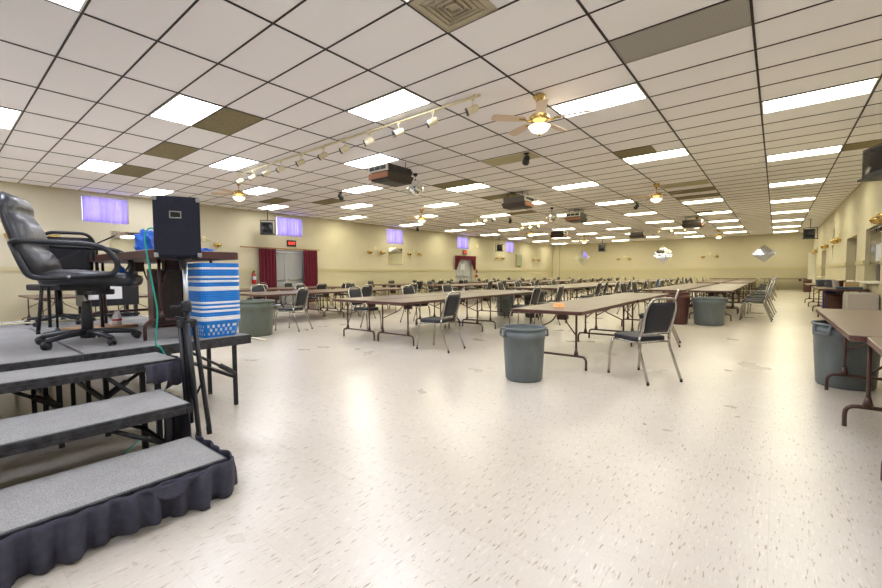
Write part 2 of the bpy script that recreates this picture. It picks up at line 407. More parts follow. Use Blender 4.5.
b = NB(); tube(b, [(.13, -1.95, 2.27), (.13, 1.5, 2.27)], .022); [tube(b, [(0, y, 2.27), (.13, y, 2.27)], .012) for y in (-1.3, 1.4)]
obj('curtain_rod', b, M['woodlite'], t)
t = thing('swag_curtains', 'burgundy swag valance with tied-back sides over the farther exit door', 'curtain', (XL, 21.68, 0))
def sw(side):
    def f(u, v):
        w_ = .62*(1-v*.75); return side*(1.12-w_*u), 2.3-v*.85-(.12*math.sin(u*PI)*(1-v))
    return f
for s in (-1, 1): obj('curtain_panel', pleat(0, 1, 0, 1, .11, 5, sw(s)), M['burg'], t, solid=.006)
obj('valance', pleat(-1.14, 1.14, 2.1, 2.34, .13, 12), M['burg'], t, solid=.006)
b = NB(); bx(b, XL-.09, XL-.085, 21.4, 21.85, 1.45, 1.85); tag(obj('door_notice', b, M['paper']), 'faded notice taped to the farther exit door under the swag', 'notice')

def text_mesh(txt, size, ext=.004):
    cu = bpy.data.curves.new('t', 'FONT'); cu.body = txt; cu.size = size; cu.extrude = ext; cu.align_x = 'CENTER'; cu.align_y = 'CENTER'
    o = bpy.data.objects.new('t', cu); COL.objects.link(o); dg = bpy.context.evaluated_depsgraph_get(); dg.update()
    me = bpy.data.meshes.new_from_object(o.evaluated_get(dg)); bpy.data.objects.remove(o); return me
def exit_sign(y, z, where):
    t = thing('exit_sign', 'dark EXIT sign with glowing red letters above the '+where, 'exit sign', (XL, y, z), 0, 'exit signs')
    b = NB(); bx(b, 0, .06, -.2, .2, -.13, .13, .008); obj('housing', b, M['exitbox'], t)
    me = text_mesh('EXIT', .15); me.materials.append(M['exit']); o = bpy.data.objects.new('lettering', me); COL.objects.link(o); o.parent = t
    o.location = (.065, 0, 0); o.rotation_euler = (PI/2, 0, PI/2)
exit_sign(9.5, 2.5, 'door with long burgundy curtains'); exit_sign(21.7, 2.56, 'farther swagged door')
def extinguisher(y, z, where):
    t = thing('fire_extinguisher', 'red fire extinguisher hung on the left wall '+where, 'fire extinguisher', (XL+.1, y, z), 0, 'fire extinguishers')
    b = NB(); lathe(b, [(.02, -.24), (.07, -.235), (.075, -.2), (.075, .1), (.05, .16), (.02, .18)], 16); obj('cylinder', b, M['red'], t)
    b = NB(); bx(b, -.02, .09, -.012, .012, .2, .225); bx(b, -.015, .06, -.012, .012, .24, .26); lathe(b, [(.022, .175), (.022, .25)], 10); obj('valve', b, M['bplastic'], t)
    b = NB(); tube(b, arc([(.02, 0, .21), (.07, -.09, .2), (.06, -.09, -.1)], .05), .01); obj('hose', b, M['bplastic'], t)
    b = NB(); lathe(b, [(.0765, -.08), (.0765, .06)], 16, cap=False); obj('paper_label', b, M['paper'], t)
extinguisher(7.85, 1.12, 'left of the curtained exit door'); extinguisher(22.95, 1.2, 'right of the swagged exit door')

# wall mirrors, sconces, clock, enclosure
def mirror_rect(y0, y1, z0, z1, lab):
    t = thing('wall_mirror', lab, 'mirror', (XL, (y0+y1)/2, z0))
    h = z1-z0; w_ = (y1-y0)/2
    b = NB(); bx(b, .004, .02, -w_, w_, 0, h, .003); obj('mirror_glass', b, M['mirror'], t)
    b = NB()
    for a, c, e, f in ((-w_-.02, w_+.02, -.02, 0), (-w_-.02, w_+.02, h, h+.02), (-w_-.02, -w_, 0, h), (w_, w_+.02, 0, h)): bx(b, 0, .03, a, c, e, f)
    obj('mirror_frame', b, M['trimc'], t)
mirror_rect(3.55, 4.55, 1.75, 2.56, 'rectangular wall mirror behind the stage table under the first purple window')
mirror_rect(15.03, 16.0, 1.75, 2.56, 'rectangular wall mirror below the third purple window')
b = NB(); bx(b, 0, .08, -.44, .44, -.45, .45, .006); bx(b, .08, .095, -.38, .38, -.39, .39, .004); bx(b, .095, .11, .3, .34, -.05, .05)
o = obj('electrical_panel', b, M['panelgrey']); o.location = (XL+.003, 28.85, 2.2); tag(o, 'flat grey metal panel box on the left wall near the far corner', 'electrical panel')
t = thing('wall_clock', 'round cream wall clock beside the fourth purple window', 'clock', (XL, 23.1, 3.1))
b = NB(); lathe(b, [(.2, 0), (.22, .02), (.2, .045), (.185, .04)], 24, cap=False); xf(b, Matrix.Rotation(PI/2, 4, 'Y')); obj('rim', b, M['trimc'], t)
b = NB(); lathe(b, [(.19, .0), (.19, .03)], 24); xf(b, Matrix.Rotation(PI/2, 4, 'Y')); obj('dial', b, M['ivory'], t)
b = NB(); bx(b, .032, .036, -.008, .008, 0, .12); bx(b, .032, .036, 0, .09, -.008, .008); obj('hands', b, M['bplastic'], t)

def make_sconce(label, group):
    t = thing('wall_sconce', label, 'wall light', group=group)
    b = NB(); bx(b, 0, .03, -.06, .06, .1, .28, .01); tube(b, arc([(.02, -.42, .0), (.06, -.3, .12), (.07, 0, .24), (.06, .3, .12), (.02, .42, .0)], .2), .012)
    obj('back_bracket', b, M['ivory'], t)
    for s in (-1, 1):
        b = NB(); lathe(b, [(.03, -.1), (.10, -.07), (.14, 0), (.13, .03), (.09, .05), (.04, .06)], 16, (.1, s*.42, 0)); obj('brass_bowl', b, M['brass'], t)
        b = NB(); lathe(b, [(.018, .05), (.018, .13), (.004, .16)], 8, (.1, s*.42, 0)); obj('candle_bulb', b, M['ivory'], t)
    return t
SG = 'brass twin-bowl wall sconces'
for y, lab in ((1.86, 'brass twin-bowl wall sconce behind the high-backed office chair'), (6.14, 'brass twin-bowl wall sconce between stage table end and the hanging monitor'), (14.1-.02, 'brass twin-bowl wall sconce left of the mirror under the third window'),
               (16.9, 'brass twin-bowl wall sconce right of the mirror under the third window'), (25.95, 'brass twin-bowl wall sconce right of the swagged exit door'), (31.7, 'brass twin-bowl wall sconce on the left wall nearest the far corner')):
    once(PR, 'sc', make_sconce, (XL, y, 2.3), 0, lab, SG)
for x, lab in ((-9.6, 'brass twin-bowl sconce on the far wall between left and middle diamond mirrors'), (-3.75, 'brass twin-bowl sconce on the far wall between middle and right diamond mirrors')):
    once(PR, 'sc', make_sconce, (x, YF, 2.3), -PI/2, lab, SG)
for y, lab in ((32.4, 'brass sconce on the right wall above the far doorway'), (25.9, 'brass sconce on the right wall just beyond the slim mirror'), (21.3, 'brass sconce on the right wall nearer the tall doorway'), (12.75, 'brass sconce on the right wall cut by the photo edge')):
    once(PR, 'sc', make_sconce, (XR, y, 2.32), PI, lab, SG)
def diamond(name, loc, rz, hw, hh, lab, inset=None, m_=None):
    t = thing(name, lab, 'mirror', loc, rz)
    b = NB(); P = [(0, hh), (hw, 0), (0, -hh), (-hw, 0)]
    lo = [b.verts.new((x, 0, z)) for x, z in P]; hi = [b.verts.new((x*.97, -.03, z*.97)) for x, z in P]
    b.faces.new(hi); b.faces.new(lo[::-1])
    for j in range(4): b.faces.new((lo[j], lo[(j+1) % 4], hi[(j+1) % 4], hi[j]))
    obj('mirror_glass', b, m_ or M['mirror_wavy'], t)
    if inset:
        b = NB()
        for cx, cz, s in inset:
            vs = [b.verts.new((cx+dx*s, -.045, cz+dz*s)) for dx, dz in ((0, 1), (1, 0), (0, -1), (-1, 0))]; b.faces.new(vs)
        obj('mirror_tile', b, M['mirror'], t, solid=.02)
diamond('diamond_mirror', (-12.95, YF-.002, 2.5), 0, .62, .66, 'diamond mirror on the far wall near the left corner, with a small corner tile', [(-.5, 0, .25)])
diamond('diamond_mirror', (-6.75, YF-.002, 2.5), 0, .7, .66, 'diamond mirror cluster in the middle of the far wall', [(0, .45, .3), (-.38, .2, .22), (.38, .2, .22), (0, -.45, .22)])
diamond('diamond_mirror', (-.68, YF-.002, 2.4), 0, .66, .62, 'bright diamond mirror on the far wall above the wall tables', [])
diamond('diamond_mirror', (XR-.002, 23.3, 2.25), -PI/2, .45, .72, 'slim-looking diamond mirror on the right wall between two brass sconces')

# white door leaf standing open near the far right corner
t = thing('open_door', 'pale grey door leaf standing open against the far right corner', 'door', (XR, 33.2, 0))
b = NB(); bx(b, -.34, -.005, -.02, .02, .01, 2.3, .004); obj('door_leaf', b, M['lightframe'], t)
b = NB(); lathe(b, [(.02, 0), (.03, .03), (.0, .05)], 10, cap=False); xf(b, Matrix.Translation((-.29, -.02, 1.0)) @ Matrix.Rotation(PI/2, 4, 'X')); obj('door_knob', b, M['steel'], t)

# black-framed board hanging in the nearest pass-through
t = thing('menu_board', 'black framed board with pale paper hanging in the nearest right-wall opening', 'notice board', (XR+.05, 14.3, 1.9))
b = NB(); bx(b, 0, .05, -.9, .9, -.55, .2, .01); bx(b, 0, .04, -.9, .9, .3, .36); [bx(b, .01, .03, y-.02, y+.02, .18, .36) for y in (-.3, .3)]; obj('board', b, M['screen'], t)
b = NB(); bx(b, -.006, 0, -.85, .02, -.48, -.08); obj('paper_sheet', b, M['paper'], t)
b = NB(); tube(b, [(.03, 0, .34), (.03, 0, .37)], .01); obj('hanger', b, M['bmetal'], t)

# ------------------------------------------------------------------ ceiling lights
def tint(y):
    k = max(0, min(1, (y-1.5)/13)); k = k*k*(3-2*k)
    a, c = (.91, .95, 1.10), (1, .945, .68); return tuple(a[i]*(1-k)+c[i]*k for i in range(3))
LB = {}
def light_mat(y):
    q = min(9, max(0, int((y+2)/2.2)))
    if q not in LB: LB[q] = em('lit_diffuser_%d' % q, tint(q*2.2), PANEL_LIGHT)
    return LB[q]
COLN = {4: 'closest to the right wall', 2: 'second from the right wall', 0: 'third from the right wall', -2: 'fourth from the right wall', -4: 'fifth from the right wall', -6: 'sixth from the right wall', -8: 'against the left wall'}
OFF = {(0, 11), (2, 20), (-7, 11)}
def make_panel(label, group):
    t = thing('ceiling_light', label, 'ceiling light', group=group)
    hx, hy = CX/2-.014, CY/2-.012
    b = NB()
    for x0, x1, y0, y1 in ((-hx, hx, -hy, -hy+.02), (-hx, hx, hy-.02, hy), (-hx, -hx+.02, -hy+.02, hy-.02), (hx-.02, hx, -hy+.02, hy-.02)): bx(b, x0, x1, y0, y1, -.012, 0)
    obj('frame', b, M['lightframe'], t)
    b = NB(); bx(b, -hx+.02, hx-.02, -hy+.02, hy-.02, -.008, -.001); obj('diffuser', b, M['oldlens'], t)
    return t
for i in (4, 2, 0, -2, -4, -6, -8):
    js = range(-7, 54, 6) if i in (4, 0, -4, -8) else range(-4, 51, 6)
    for n, j in enumerate(js):
        x, y = GX0+(i+.5)*CX, GY0+(j+.5)*CY
        if x > XR or y < YB: continue
        if (i, j) == (-2, 44): pass
        off = (i, j) in OFF
        lab = ('unlit yellowed ceiling panel, ' if off else 'lit ceiling panel, ')+ORD[n]+' from the near end, row '+COLN[i]
        o = once(PR, 'cl', make_panel, (x, y, H), 0, lab, 'ceiling panel lights')
        o['label'] = lab
        d = [c for c in o.children if c.name.startswith('diffuser')][0]
        if o is PR['cl']: d.data.materials[0] = M['oldlens']
        d.material_slots[0].link = 'OBJECT'; d.material_slots[0].material = M['oldlens'] if off else light_mat(y)

def vent(i, j, w_, m_, name, lab, cat='ceiling vent', off=0.0):
    x0 = GX0+i*CX+.013; x1 = x0+CX*w_-.026; y0 = GY0+j*CY+.01; y1 = y0+CY-.02
    t = thing(name, lab, cat, ((x0+x1)/2, (y0+y1)/2, H)); a, c = (x1-x0)/2, (y1-y0)/2
    b = NB(); bx(b, -a, a, -c, c, -.006, -.001); obj('panel', b, m_, t)
    b = NB()
    for q in ((-a, a, -c, -c+.015), (-a, a, c-.015, c), (-a, -a+.015, -c, c), (a-.015, a, -c, c)): bx(b, *q, -.011, -.001)
    obj('frame', b, m_, t); return t, a, c
vent(3, 6, 1, M['grille'], 'return_grille', 'wide grey perforated return-air grille overhead near the upper right')
t, a, c = vent(2, 3, .5, M['diff_tile'], 'air_diffuser', 'stained square air diffuser with concentric louvres at the top edge of the photo')
for k in range(4):
    b = NB(); q = .22-k*.05
    for x0, x1, y0, y1 in ((-q, q, -q, -q+.012), (-q, q, q-.012, q), (-q, -q+.012, -q, q), (q-.012, q, -q, q)): bx(b, x0, x1, y0, y1, -.02-.006*k, -.006)
    obj('louvre', b, M['diff_tile'], t)
for i, j, w_, lab in ((-2, 3, 1, 'just beyond the bright panel above the speaker'), (-4, 3, 1, 'second along from the left of the speaker top'), (-6, 3, 1, 'nearest the left wall above the first window'), (-7, 10, 1, 'above the hanging monitor by the exit'),
                   (-6, 12, 1, 'beyond the first monitor'), (-4, 17, 1, 'between ceiling panels over the left rows'), (-2, 13, 1, 'behind the near mirror ball'), (-2, 17, 1, 'beside the second air cleaner'), (2, 13, .6, 'left of the long panel right of the near fan'),
                   (2, 22, 1, 'under the unlit panel by the middle fan'), (2, 24, 1, 'before the lit panel past the middle fan'), (-3, 23, 1, 'far left of the centre'), (5, 17, .8, 'above the hanging television at right'), (2, 31, .5, 'far right of centre')):
    vent(i, j, w_, M['darkvent'], 'ceiling_vent', 'dull olive ceiling vent tile '+lab)
b = NB()

# ------------------------------------------------------------------ ceiling fans
def make_fan(label, group):
    t = thing('ceiling_fan', label, 'ceiling fan', group=group)
    b = NB(); lathe(b, [(.085, 0), (.09, -.015), (.06, -.05), (.045, -.09), (.02, -.12)], 20); obj('canopy', b, M['brass'], t)
    b = NB(); tube(b, [(0, 0, -.1), (0, 0, -.32)], .012); obj('downrod', b, M['brass'], t)
    b = NB(); lathe(b, [(.03, -.3), (.10, -.315), (.135, -.35), (.14, -.39), (.11, -.41), (.07, -.43), (.06, -.46)], 24); obj('motor', b, M['brass'], t)
    for k in range(5):
        a = 2*PI*k/5+.35; R = Matrix.Rotation(a, 4, 'Z')
        b = NB(); P = rrect(.2, .68, -.075, .075, .05)
        P = [(x, y*(.8+.45*(x-.2))) for x, y in P]; prism(b, P, -.003, .003)
        xf(b, R @ Matrix.Translation((0, 0, -.39)) @ Matrix.Rotation(.2, 4, 'X')); bl = obj('blade', b, M['blade'], t)
        b = NB(); tube(b, arc([(.1, 0, -.4), (.16, 0, -.415), (.24, 0, -.393)], .04), .012, 6); bx(b, .21, .29, -.035, .035, -.398, -.393); xf(b, R); obj('blade_iron', b, M['brass'], bl)
    b = NB(); lathe(b, [(.13, -.47), (.15, -.48), (.11, -.54), (.04, -.575), (.02, -.58)], 20); obj('lamp_bowl', b, M['glow'], t)
    b = NB(); lathe(b, [(.02, -.578), (.018, -.6), (.004, -.61)], 10); tube(b, [(.03, 0, -.45), (.032, 0, -.47)], .03); obj('finial', b, M['brass'], t)
    for c in t.children:
        if not c.name.startswith('canopy') and not c.name.startswith('downrod'): c.location.z += .06
    return t
for x, y, lab in ((-2.62, 5.46, 'nearest brass ceiling fan with lit bowl, at top centre'), (-11.0, 5.25, 'brass ceiling fan at far left below the track lights'), (-10.6, 12.0, 'brass ceiling fan over the left rows before the third window'),
                  (-2.66, 12.9, 'middle brass ceiling fan right of centre with lit bowl'), (-10.2, 20.3, 'small distant brass fan above the left rows'), (-2.84, 21.9, 'distant brass fan beside the air cleaner at right'),
                  (-10.0, 27.6, 'farthest brass fan at left of the far wall'), (-2.7, 29.5, 'farthest brass fan near the right of the far wall')):
    once(PR, 'fan', make_fan, (x, y, H-.007), .1*y+.55, lab, 'brass ceiling fans')

# mirror balls
def make_ball(label, group):
    t = thing('mirror_ball', label, 'mirror ball', group=group)
    b = NB(); lathe(b, [(.06, 0), (.06, -.03), (.03, -.07)], 14); obj('motor', b, M['bplastic'], t)
    b = NB(); tube(b, [(0, 0, -.06), (0, 0, -.16)], .006, 6); obj('hanging_rod', b, M['bmetal'], t)
    b = NB(); R = .2
    bmesh.ops.create_uvsphere(b, u_segments=26, v_segments=16, radius=R, matrix=Matrix.Translation((0, 0, -.34)))
    for f in b.faces: f.smooth = False
    o = obj('ball', b, M['mirror'], t); return t
once(PR, 'ball', make_ball, (-6.95, 7.65, H-.007), 0, 'mirror ball hanging beside the nearest air cleaner', 'mirror balls')
once(PR, 'ball', make_ball, (-6.63, 14.9, H-.007), 0, 'farther mirror ball between the second and third air cleaners', 'mirror balls')

# ceiling-hung air cleaners
def make_cleaner(label, group):
    t = thing('air_cleaner', label, 'air cleaner', group=group)
    b = NB(); hx, hy = .29, .40
    prism(b, rrect(-hx+.03, hx-.03, -hy+.03, hy-.03, .04), -.16, .0); o = obj('casing', b, M['boxdark'], t)
    b = NB(); vs = bx(b, -hx, hx, -hy, hy, -.32, -.17, .008)
    for v in b.verts:
        if v.co.z < -.3: v.co.x *= .86; v.co.y *= .9
    obj('cabinet', b, M['boxdark'], t)
    b = NB(); bx(b, -hx+.02, hx-.02, -hy-.012, -hy+.04, -.15, -.01, .004); obj('front_grille', b, M['lightframe'], t)
    b = NB(); [bx(b, x-.075, x+.075, -hy-.02, -hy-.008, -.12, -.04) for x in (-.17, 0, .17)]; [bx(b, hx-.035, hx-.025, y-.1, y+.1, -.12, -.04) for y in (-.28, 0, .28)]; obj('louvre', b, M['bplastic'], t)
    b = NB(); vs = bx(b, -hx+.004, hx-.004, -hy-.01, -hy+.02, -.285, -.175)
    obj('wood_fascia', b, M['boxwood'], t)
    b = NB(); bx(b, -.18, .18, -.26, .26, -.332, -.318, .004); obj('intake', b, M['bplastic'], t)
    b = NB(); [tube(b, [(x, y, -.01), (x, y, .155)], .007, 6) for x in (-.18, .18) for y in (-.25, .25)]; obj('hanger', b, M['bmetal'], t)
    return t
for x, y, lab in ((-6.55, 6.45, 'nearest ceiling air cleaner with pale grille and wood fascia, beside the mirror ball'), (-6.2, 11.45, 'second dark air cleaner hanging at the centre of the ceiling'), (-6.1, 16.0, 'third air cleaner, reddish front, right of the farther mirror ball'),
                  (-9.5, 22.3, 'distant dark air cleaner left of the far mirror'), (-6.3, 26.0, 'distant dark air cleaner above the middle diamond mirror'), (-2.95, 21.5, 'dark air cleaner beside the distant fan at right')):
    once(PR, 'ac', make_cleaner, (x, y, 3.50), 0 if y < 8 or 15 < y < 18 else PI/2, lab, 'ceiling air cleaners')

# track lights
t = thing('light_track', 'long cream ceiling track running left to right above the speaker', 'light track', (-6.7, 4.85, H-.007))
b = NB(); bx(b, -3.55, 3.5, -.018, .018, -.045, -.02, .004); obj('rail', b, M['ivory'], t)
b = NB(); [bx(b, x-.01, x+.01, -.01, .01, -.022, 0) for x in (-3.4, -1.7, 0, 1.7, 3.4)]; obj('mount', b, M['ivory'], t)
def make_head(label, group):
    t = thing('track_spotlight', label, 'spotlight', group=group)
    b = NB(); bx(b, -.02, .02, -.015, .015, -.03, 0); tube(b, [(0, 0, -.02), (0, 0, -.1)], .007, 6); tube(b, arc([(0, -.055, -.15), (0, -.055, -.1), (0, .055, -.1), (0, .055, -.15)], .02), .005, 6); obj('yoke', b, M['ivory'], t)
    Rm = Matrix.Translation((0, 0, -.15)) @ Matrix.Rotation(-1.95, 4, 'Y')
    b = NB(); lathe(b, [(.035, -.08), (.05, -.06), (.05, .07), (.055, .08)], 16, cap=False); lathe(b, [(.0, -.081), (.035, -.08)], 16, cap=False); xf(b, Rm); obj('can', b, M['ivory'], t)
    b = NB(); lathe(b, [(.055, .075), (.055, .1), (.042, .09), (.04, .03)], 16, cap=False); xf(b, Rm); obj('black_baffle', b, M['bplastic'], t)
    b = NB(); lathe(b, [(.0, .045), (.038, .045)], 14, cap=False); xf(b, Rm); obj('lamp_face', b, M['glow2'], t)
    return t
M['glow2'] = mat('spot_lens', (190, 196, 215), .2, var=.03, spec=.8)
for k, x in enumerate((-10.05, -9.45, -8.85, -8.25, -7.5, -6.75, -6.1, -5.45, -4.75, -4.04, -3.32)):
    once(PR, 'hd', make_head, (x, 4.85, H-.052), random.uniform(-.3, .3)+.75, 'cream track spotlight with dark rim, '+ORD[k]+' from the left end of the ceiling track', 'spotlights on the long track')
for x, y, w_, lab in ((-9.8, 15.2, 1.2, 'short cream ceiling track over the left rows'), (-9.6, 19.0, 1.2, 'distant short cream ceiling track'), (-4.6, 26.2, 1.6, 'short cream track near the far wall')):
    t = thing('short_track', lab, 'light track', (x, y, H-.007))
    b = NB(); bx(b, -w_/2, w_/2, -.018, .018, -.045, 0, .004); obj('rail', b, M['ivory'], t)
    for k in range(3):
        once(PR, 'hd', make_head, (x-w_/2+.15+k*(w_-.3)/2, y, H-.052), k*.8, 'small spotlight, '+['left', 'middle', 'right'][k]+' one on the '+lab.split('cream')[0].strip()+' track '+str(['over the left rows', 'in the distance', 'near the far wall'][[15.2, 19.0, 26.2].index(y)]), 'spotlights on short tracks')
def make_cam(label, group):
    t = thing('ceiling_spot', label, 'spotlight', group=group)
    b = NB(); lathe(b, [(.06, 0), (.06, -.02), (.02, -.03), (.015, -.07)], 14); obj('mount', b, M['bplastic'], t)
    b = NB(); lathe(b, [(.0, -.1), (.05, -.09), (.065, -.05), (.065, .05), (.075, .1)], 16, cap=False); lathe(b, [(0, .08), (.07, .08)], 16, cap=False)
    xf(b, Matrix.Translation((0, 0, -.13)) @ Matrix.Rotation(1.9, 4, 'Y')); obj('lamp_housing', b, M['bplastic'], t); return t
for x, y, lab in ((-4.05, 7.85, 'small black ceiling spotlight beside the olive panel right of centre'), (-10.2, 7.9, 'small black ceiling spotlight left of the nearest air cleaner'), (-3.9, 15.9, 'small black ceiling spotlight left of the middle fan'), (-9.3, 16.5, 'small black ceiling spotlight among the far left panels'), (-14.6, 16.2, 'small dark spotlight high by the left wall after the third window')):
    once(PR, 'cam', make_cam, (x, y, H-.007), 2.2, lab, 'black ceiling spotlights')
o = vent(0, 11, .9, M['oldlens'], 'blank_panel', 'plain olive ceiling panel behind the black spotlight', 'ceiling panel')[0] if False else None

# hanging televisions
def make_tv(label, group):
    t = thing('hanging_television', label, 'television', group=group)
    b = NB(); tube(b, [(0, .05, 0), (0, .05, -.42)], .022, 10); bx(b, -.07, .07, -.02, .12, -.015, 0); obj('pole', b, M['bmetal'], t)
    b = NB()
    for p in (((-.33, -.18, -.98), (-.33, -.18, -.42)), ((.33, -.18, -.98), (.33, -.18, -.42))): pass
    bx(b, -.34, .34, -.22, .25, -1.0, -.965, .004); bx(b, -.34, .34, .02, .08, -.44, -.41); [bx(b, x-.015, x+.015, .02, .08, -.98, -.42) for x in (-.34, .34)]; obj('bracket', b, M['bmetal'], t)
    b = NB(); bx(b, -.28, .28, -.2, -.05, -.96, -.5, .02)
    v2 = bx(b, -.24, .24, -.05, .24, -.94, -.54, .01)
    for v in b.verts:
        if v.co.y > .15: v.co.x *= .7; v.co.z = -.75+(v.co.z+.75)*.75
    obj('cabinet', b, M['bplastic'], t)
    b = NB(); grid(b, 8, 8, lambda u, v: Vector((-.235+.47*u, -.203-.015*math.sin(u*PI)*math.sin(v*PI), -.915+.37*v))); obj('screen', b, M['screen'], t)
    return t
for x, y, rz, lab in ((1.33, 9.5, -1.2, 'black television hanging near the right wall, cut by the photo edge'), (1.2, 26.4, -.3, 'distant black television hanging near the far right corner'), (-14.9, 8.15, .9, 'black television hanging left of the second purple window'),
                      (-14.9, 24.9, .9, 'black television hanging in front of the farthest purple window'), (-9.75, 30.5, 0.1, 'black television hanging before the far wall beside the left diamond mirror')):
    once(PR, 'tv', make_tv, (x, y, H-.007), rz, lab, 'hanging televisions').scale = (1, 1, 1) if x > 1.3 else (.74, .74, .94)

# ------------------------------------------------------------------ banquet tables
TW, TL, TZ = .92, 2.6, .745
def make_table(label, group, W=TW, L=TL, Z=TZ, E=.045, inset=.26, lys=None):
    t = thing('banquet_table', label, 'table', group=group)
    b = NB(); prism(b, rrect(-W/2, W/2, -L/2, L/2, .05, 3), Z-E, Z, .006, mi=1, mtop=0); o = obj('tabletop', b, [M['table'], M['tedge']], t)
    lx = W/2-.15; ly = L/2-inset
    for s in (-1, 1):
        y = lys[(s+1)//2] if lys else s*ly
        for q in (-1, 1):
            b = NB(); tube(b, [(q*lx, y, Z-.045), (q*lx, y, .17)], .014, 8)
            lathe(b, [(.016, .25), (.035, .165)], 8, (q*lx, y, 0)); obj('leg', b, M['tleg'], t)
        b = NB(); tube(b, arc([(-lx-.125, y, 0), (-lx-.125, y, .165), (lx+.125, y, .165), (lx+.125, y, 0)], .07), .015, 8); obj('foot_bar', b, M['tleg'], t)
        b = NB(); yb = y-s*.3
        for q in (-1, 1): tube(b, arc([(q*lx, y, .42), (q*.09, yb+s*.08, Z-.18), (q*.05, yb, Z-.05)], .06), .009, 6)
        bx(b, -.06, .06, yb-.03, yb+.09, Z-.17, Z-.046, .01); obj('brace', b, M['tleg'], t)
    return t
def table(x, y, rz, label, group): return once(PR, 'tb', make_table, (x, y, 0), rz, label, group)

TG = 'brown folding banquet tables'
ROWS = [ # name, x centres, list of blocks (y starts) with tables count
 ('A', 'right-hand', [(4.78, 2, (-2.23,)), (11.95, 3, (-2.31, -1.27)), (21.3, 4, (-2.31, -1.27))]),
 ('B', 'centre', [(4.82, 2, (-6.1, -5.13)), (12.0, 3, (-6.3, -5.35)), (20.9, 4, (-6.3, -5.35))]),
 ('C', 'left-centre', [(4.95, 2, (-10.75, -9.8)), (12.9, 3, (-10.9, -9.9)), (21.7, 4, (-10.9, -9.9))]),
 ('D', 'left-wall', [(5.2, 2, (-14.28, -13.33)), (12.9, 3, (-14.28, -13.33)), (22.3, 3, (-14.28, -13.33))])]
BLK = ['near', 'middle', 'far']
for key, rn, blocks in ROWS:
    for bi, (ys, n, xs) in enumerate(blocks):
        for k in range(n):
            for xi, x in enumerate(xs):
                side = '' if len(xs) == 1 else (', left side' if xi == 0 else ', right side')
                lab = 'brown folding table, %s part of the %s row, %s from camera%s' % (BLK[bi], rn, ORD[k], side)
                if key == 'A' and bi == 0: lab = ['nearest brown folding banquet table, orange peel on its top', 'brown folding banquet table end to end behind the orange-peel table'][k]
                table(x+random.uniform(-.008, .008), ys+TL/2+k*(TL+.012), random.uniform(-.004, .004), lab, TG)
t = make_table('brown folding banquet table at the right photo edge, over a grey bin', TG, TW, 2.75, TZ, .045, 1.15, (-1.05, .2)); t.location = (.86, 5.48, 0); t.rotation_euler = (0, 0, .012)
t = make_table('brown folding banquet table cut by the lower right photo edge', TG, TW, 2.6, TZ, .045, .7); t.location = (.93, 2.78, 0); t.rotation_euler = (0, 0, -.02)
table(1.31, 15.6, 0, 'brown folding table against the right wall stacked with tubs', TG)
table(1.3, 19.7, 0, 'brown folding table farther along the right wall behind the tub table', TG)
for k, (x, lab) in enumerate(((-2.3, 'dark folding table against the far wall, left of the aisle'), (.46, 'dark folding table against the far wall in the right corner'))):
    table(x, 34.7, PI/2, lab, TG)
table(-13.9, 1.95, PI/2, 'brown folding table by the left wall seen beyond the stage, farther back', TG)
table(-12.9, 3.1, PI/2, 'brown folding table beyond the stage, in front of the one by the left wall', TG)

# ------------------------------------------------------------------ banquet chairs
def make_chair(label, group, leg=None):
    lm = leg or M['chrome']
    t = thing('banquet_chair', label, 'chair', group=group)
    b = NB(); P = rrect(-.205, .205, -.19, .24, .08, 4); prism(b, P, .435, .485, .014)
    for v in b.verts:
        if v.co.z > .46: v.co.z += .012*(1-(v.co.x/.2)**2)
    obj('seat', b, M['vinyl'], t)
    def by(z): return -.205-(z-.47)*.28
    b = NB()
    def f(s):
        def g(u, v):
            z = .535+.34*v; w_ = (.165+.025*v)*(1 if v < .8 else 1-.12*(v-.8)/.2)
            x = -w_+2*w_*u; return Vector((x, by(z)+s*.018*(1-.3*abs(2*u-1)**4)*(1 if 0 < u < 1 and 0 < v < 1 else 0), z))
        return g
    grid(b, 8, 8, f(1)); grid(b, 8, 8, f(-1)); bmesh.ops.remove_doubles(b, verts=b.verts[:], dist=.0005); obj('backrest', b, M['vinyl'], t)
    b = NB(); P = [(-.20, by(.47), .47), (-.195, by(.62), .62), (-.20, by(.8), .8), (-.15, by(.915), .915), (.15, by(.915), .915), (.20, by(.8), .8), (.195, by(.62), .62), (.20, by(.47), .47)]
    tube(b, arc(P, .1, 5), .0145, 8, flat=1.0); tube(b, [(-.19, by(.52), .52), (.19, by(.52), .52)], .008, 6); obj('back_frame', b, lm, t)
    b = NB(); tube(b, arc([(-.205, -.2, .425), (-.205, .225, .425), (.205, .225, .425), (.205, -.2, .425)], .05), .011, 8); tube(b, [(-.205, -.19, .425), (.205, -.19, .425)], .009, 6); obj('seat_frame', b, lm, t)
    for s in (-1, 1):
        for A in ([(s*.212, .20, .43), (s*.218, .235, .30), (s*.222, .255, 0)], [(s*.20, by(.5), .5), (s*.208, -.2, .40), (s*.225, -.36, 0)]):
            b = NB(); tube(b, arc([A[0], A[1], Vector(A[2])+Vector((0, 0, .015))], .08), .0145, 8); o = obj('leg', b, lm, t)
            b = NB(); lathe(b, [(.015, 0), (.015, .03)], 8, (A[2][0], A[2][1], 0)); obj('foot_cap', b, M['rubber'], o)
    return t
def chair(x, y, ang, label, group='dark padded chrome chairs', swap=None):
    """ang: facing direction in degrees from +X"""
    a = math.radians(ang)-PI/2
    return once(PR, 'ch', make_chair, (x, y, 0), a, label, group, swap)
chair(-1.205, 5.15, 146, 'nearest dark padded chrome chair, angled at the right side of the front table')
chair(-4.22, 5.15, 183, 'dark padded chrome chair at the right front corner of the centre row')
chair(-8.28, 5.03, 200, 'dark padded chrome chair left of centre at the front of the left-centre row')
cnt = {}
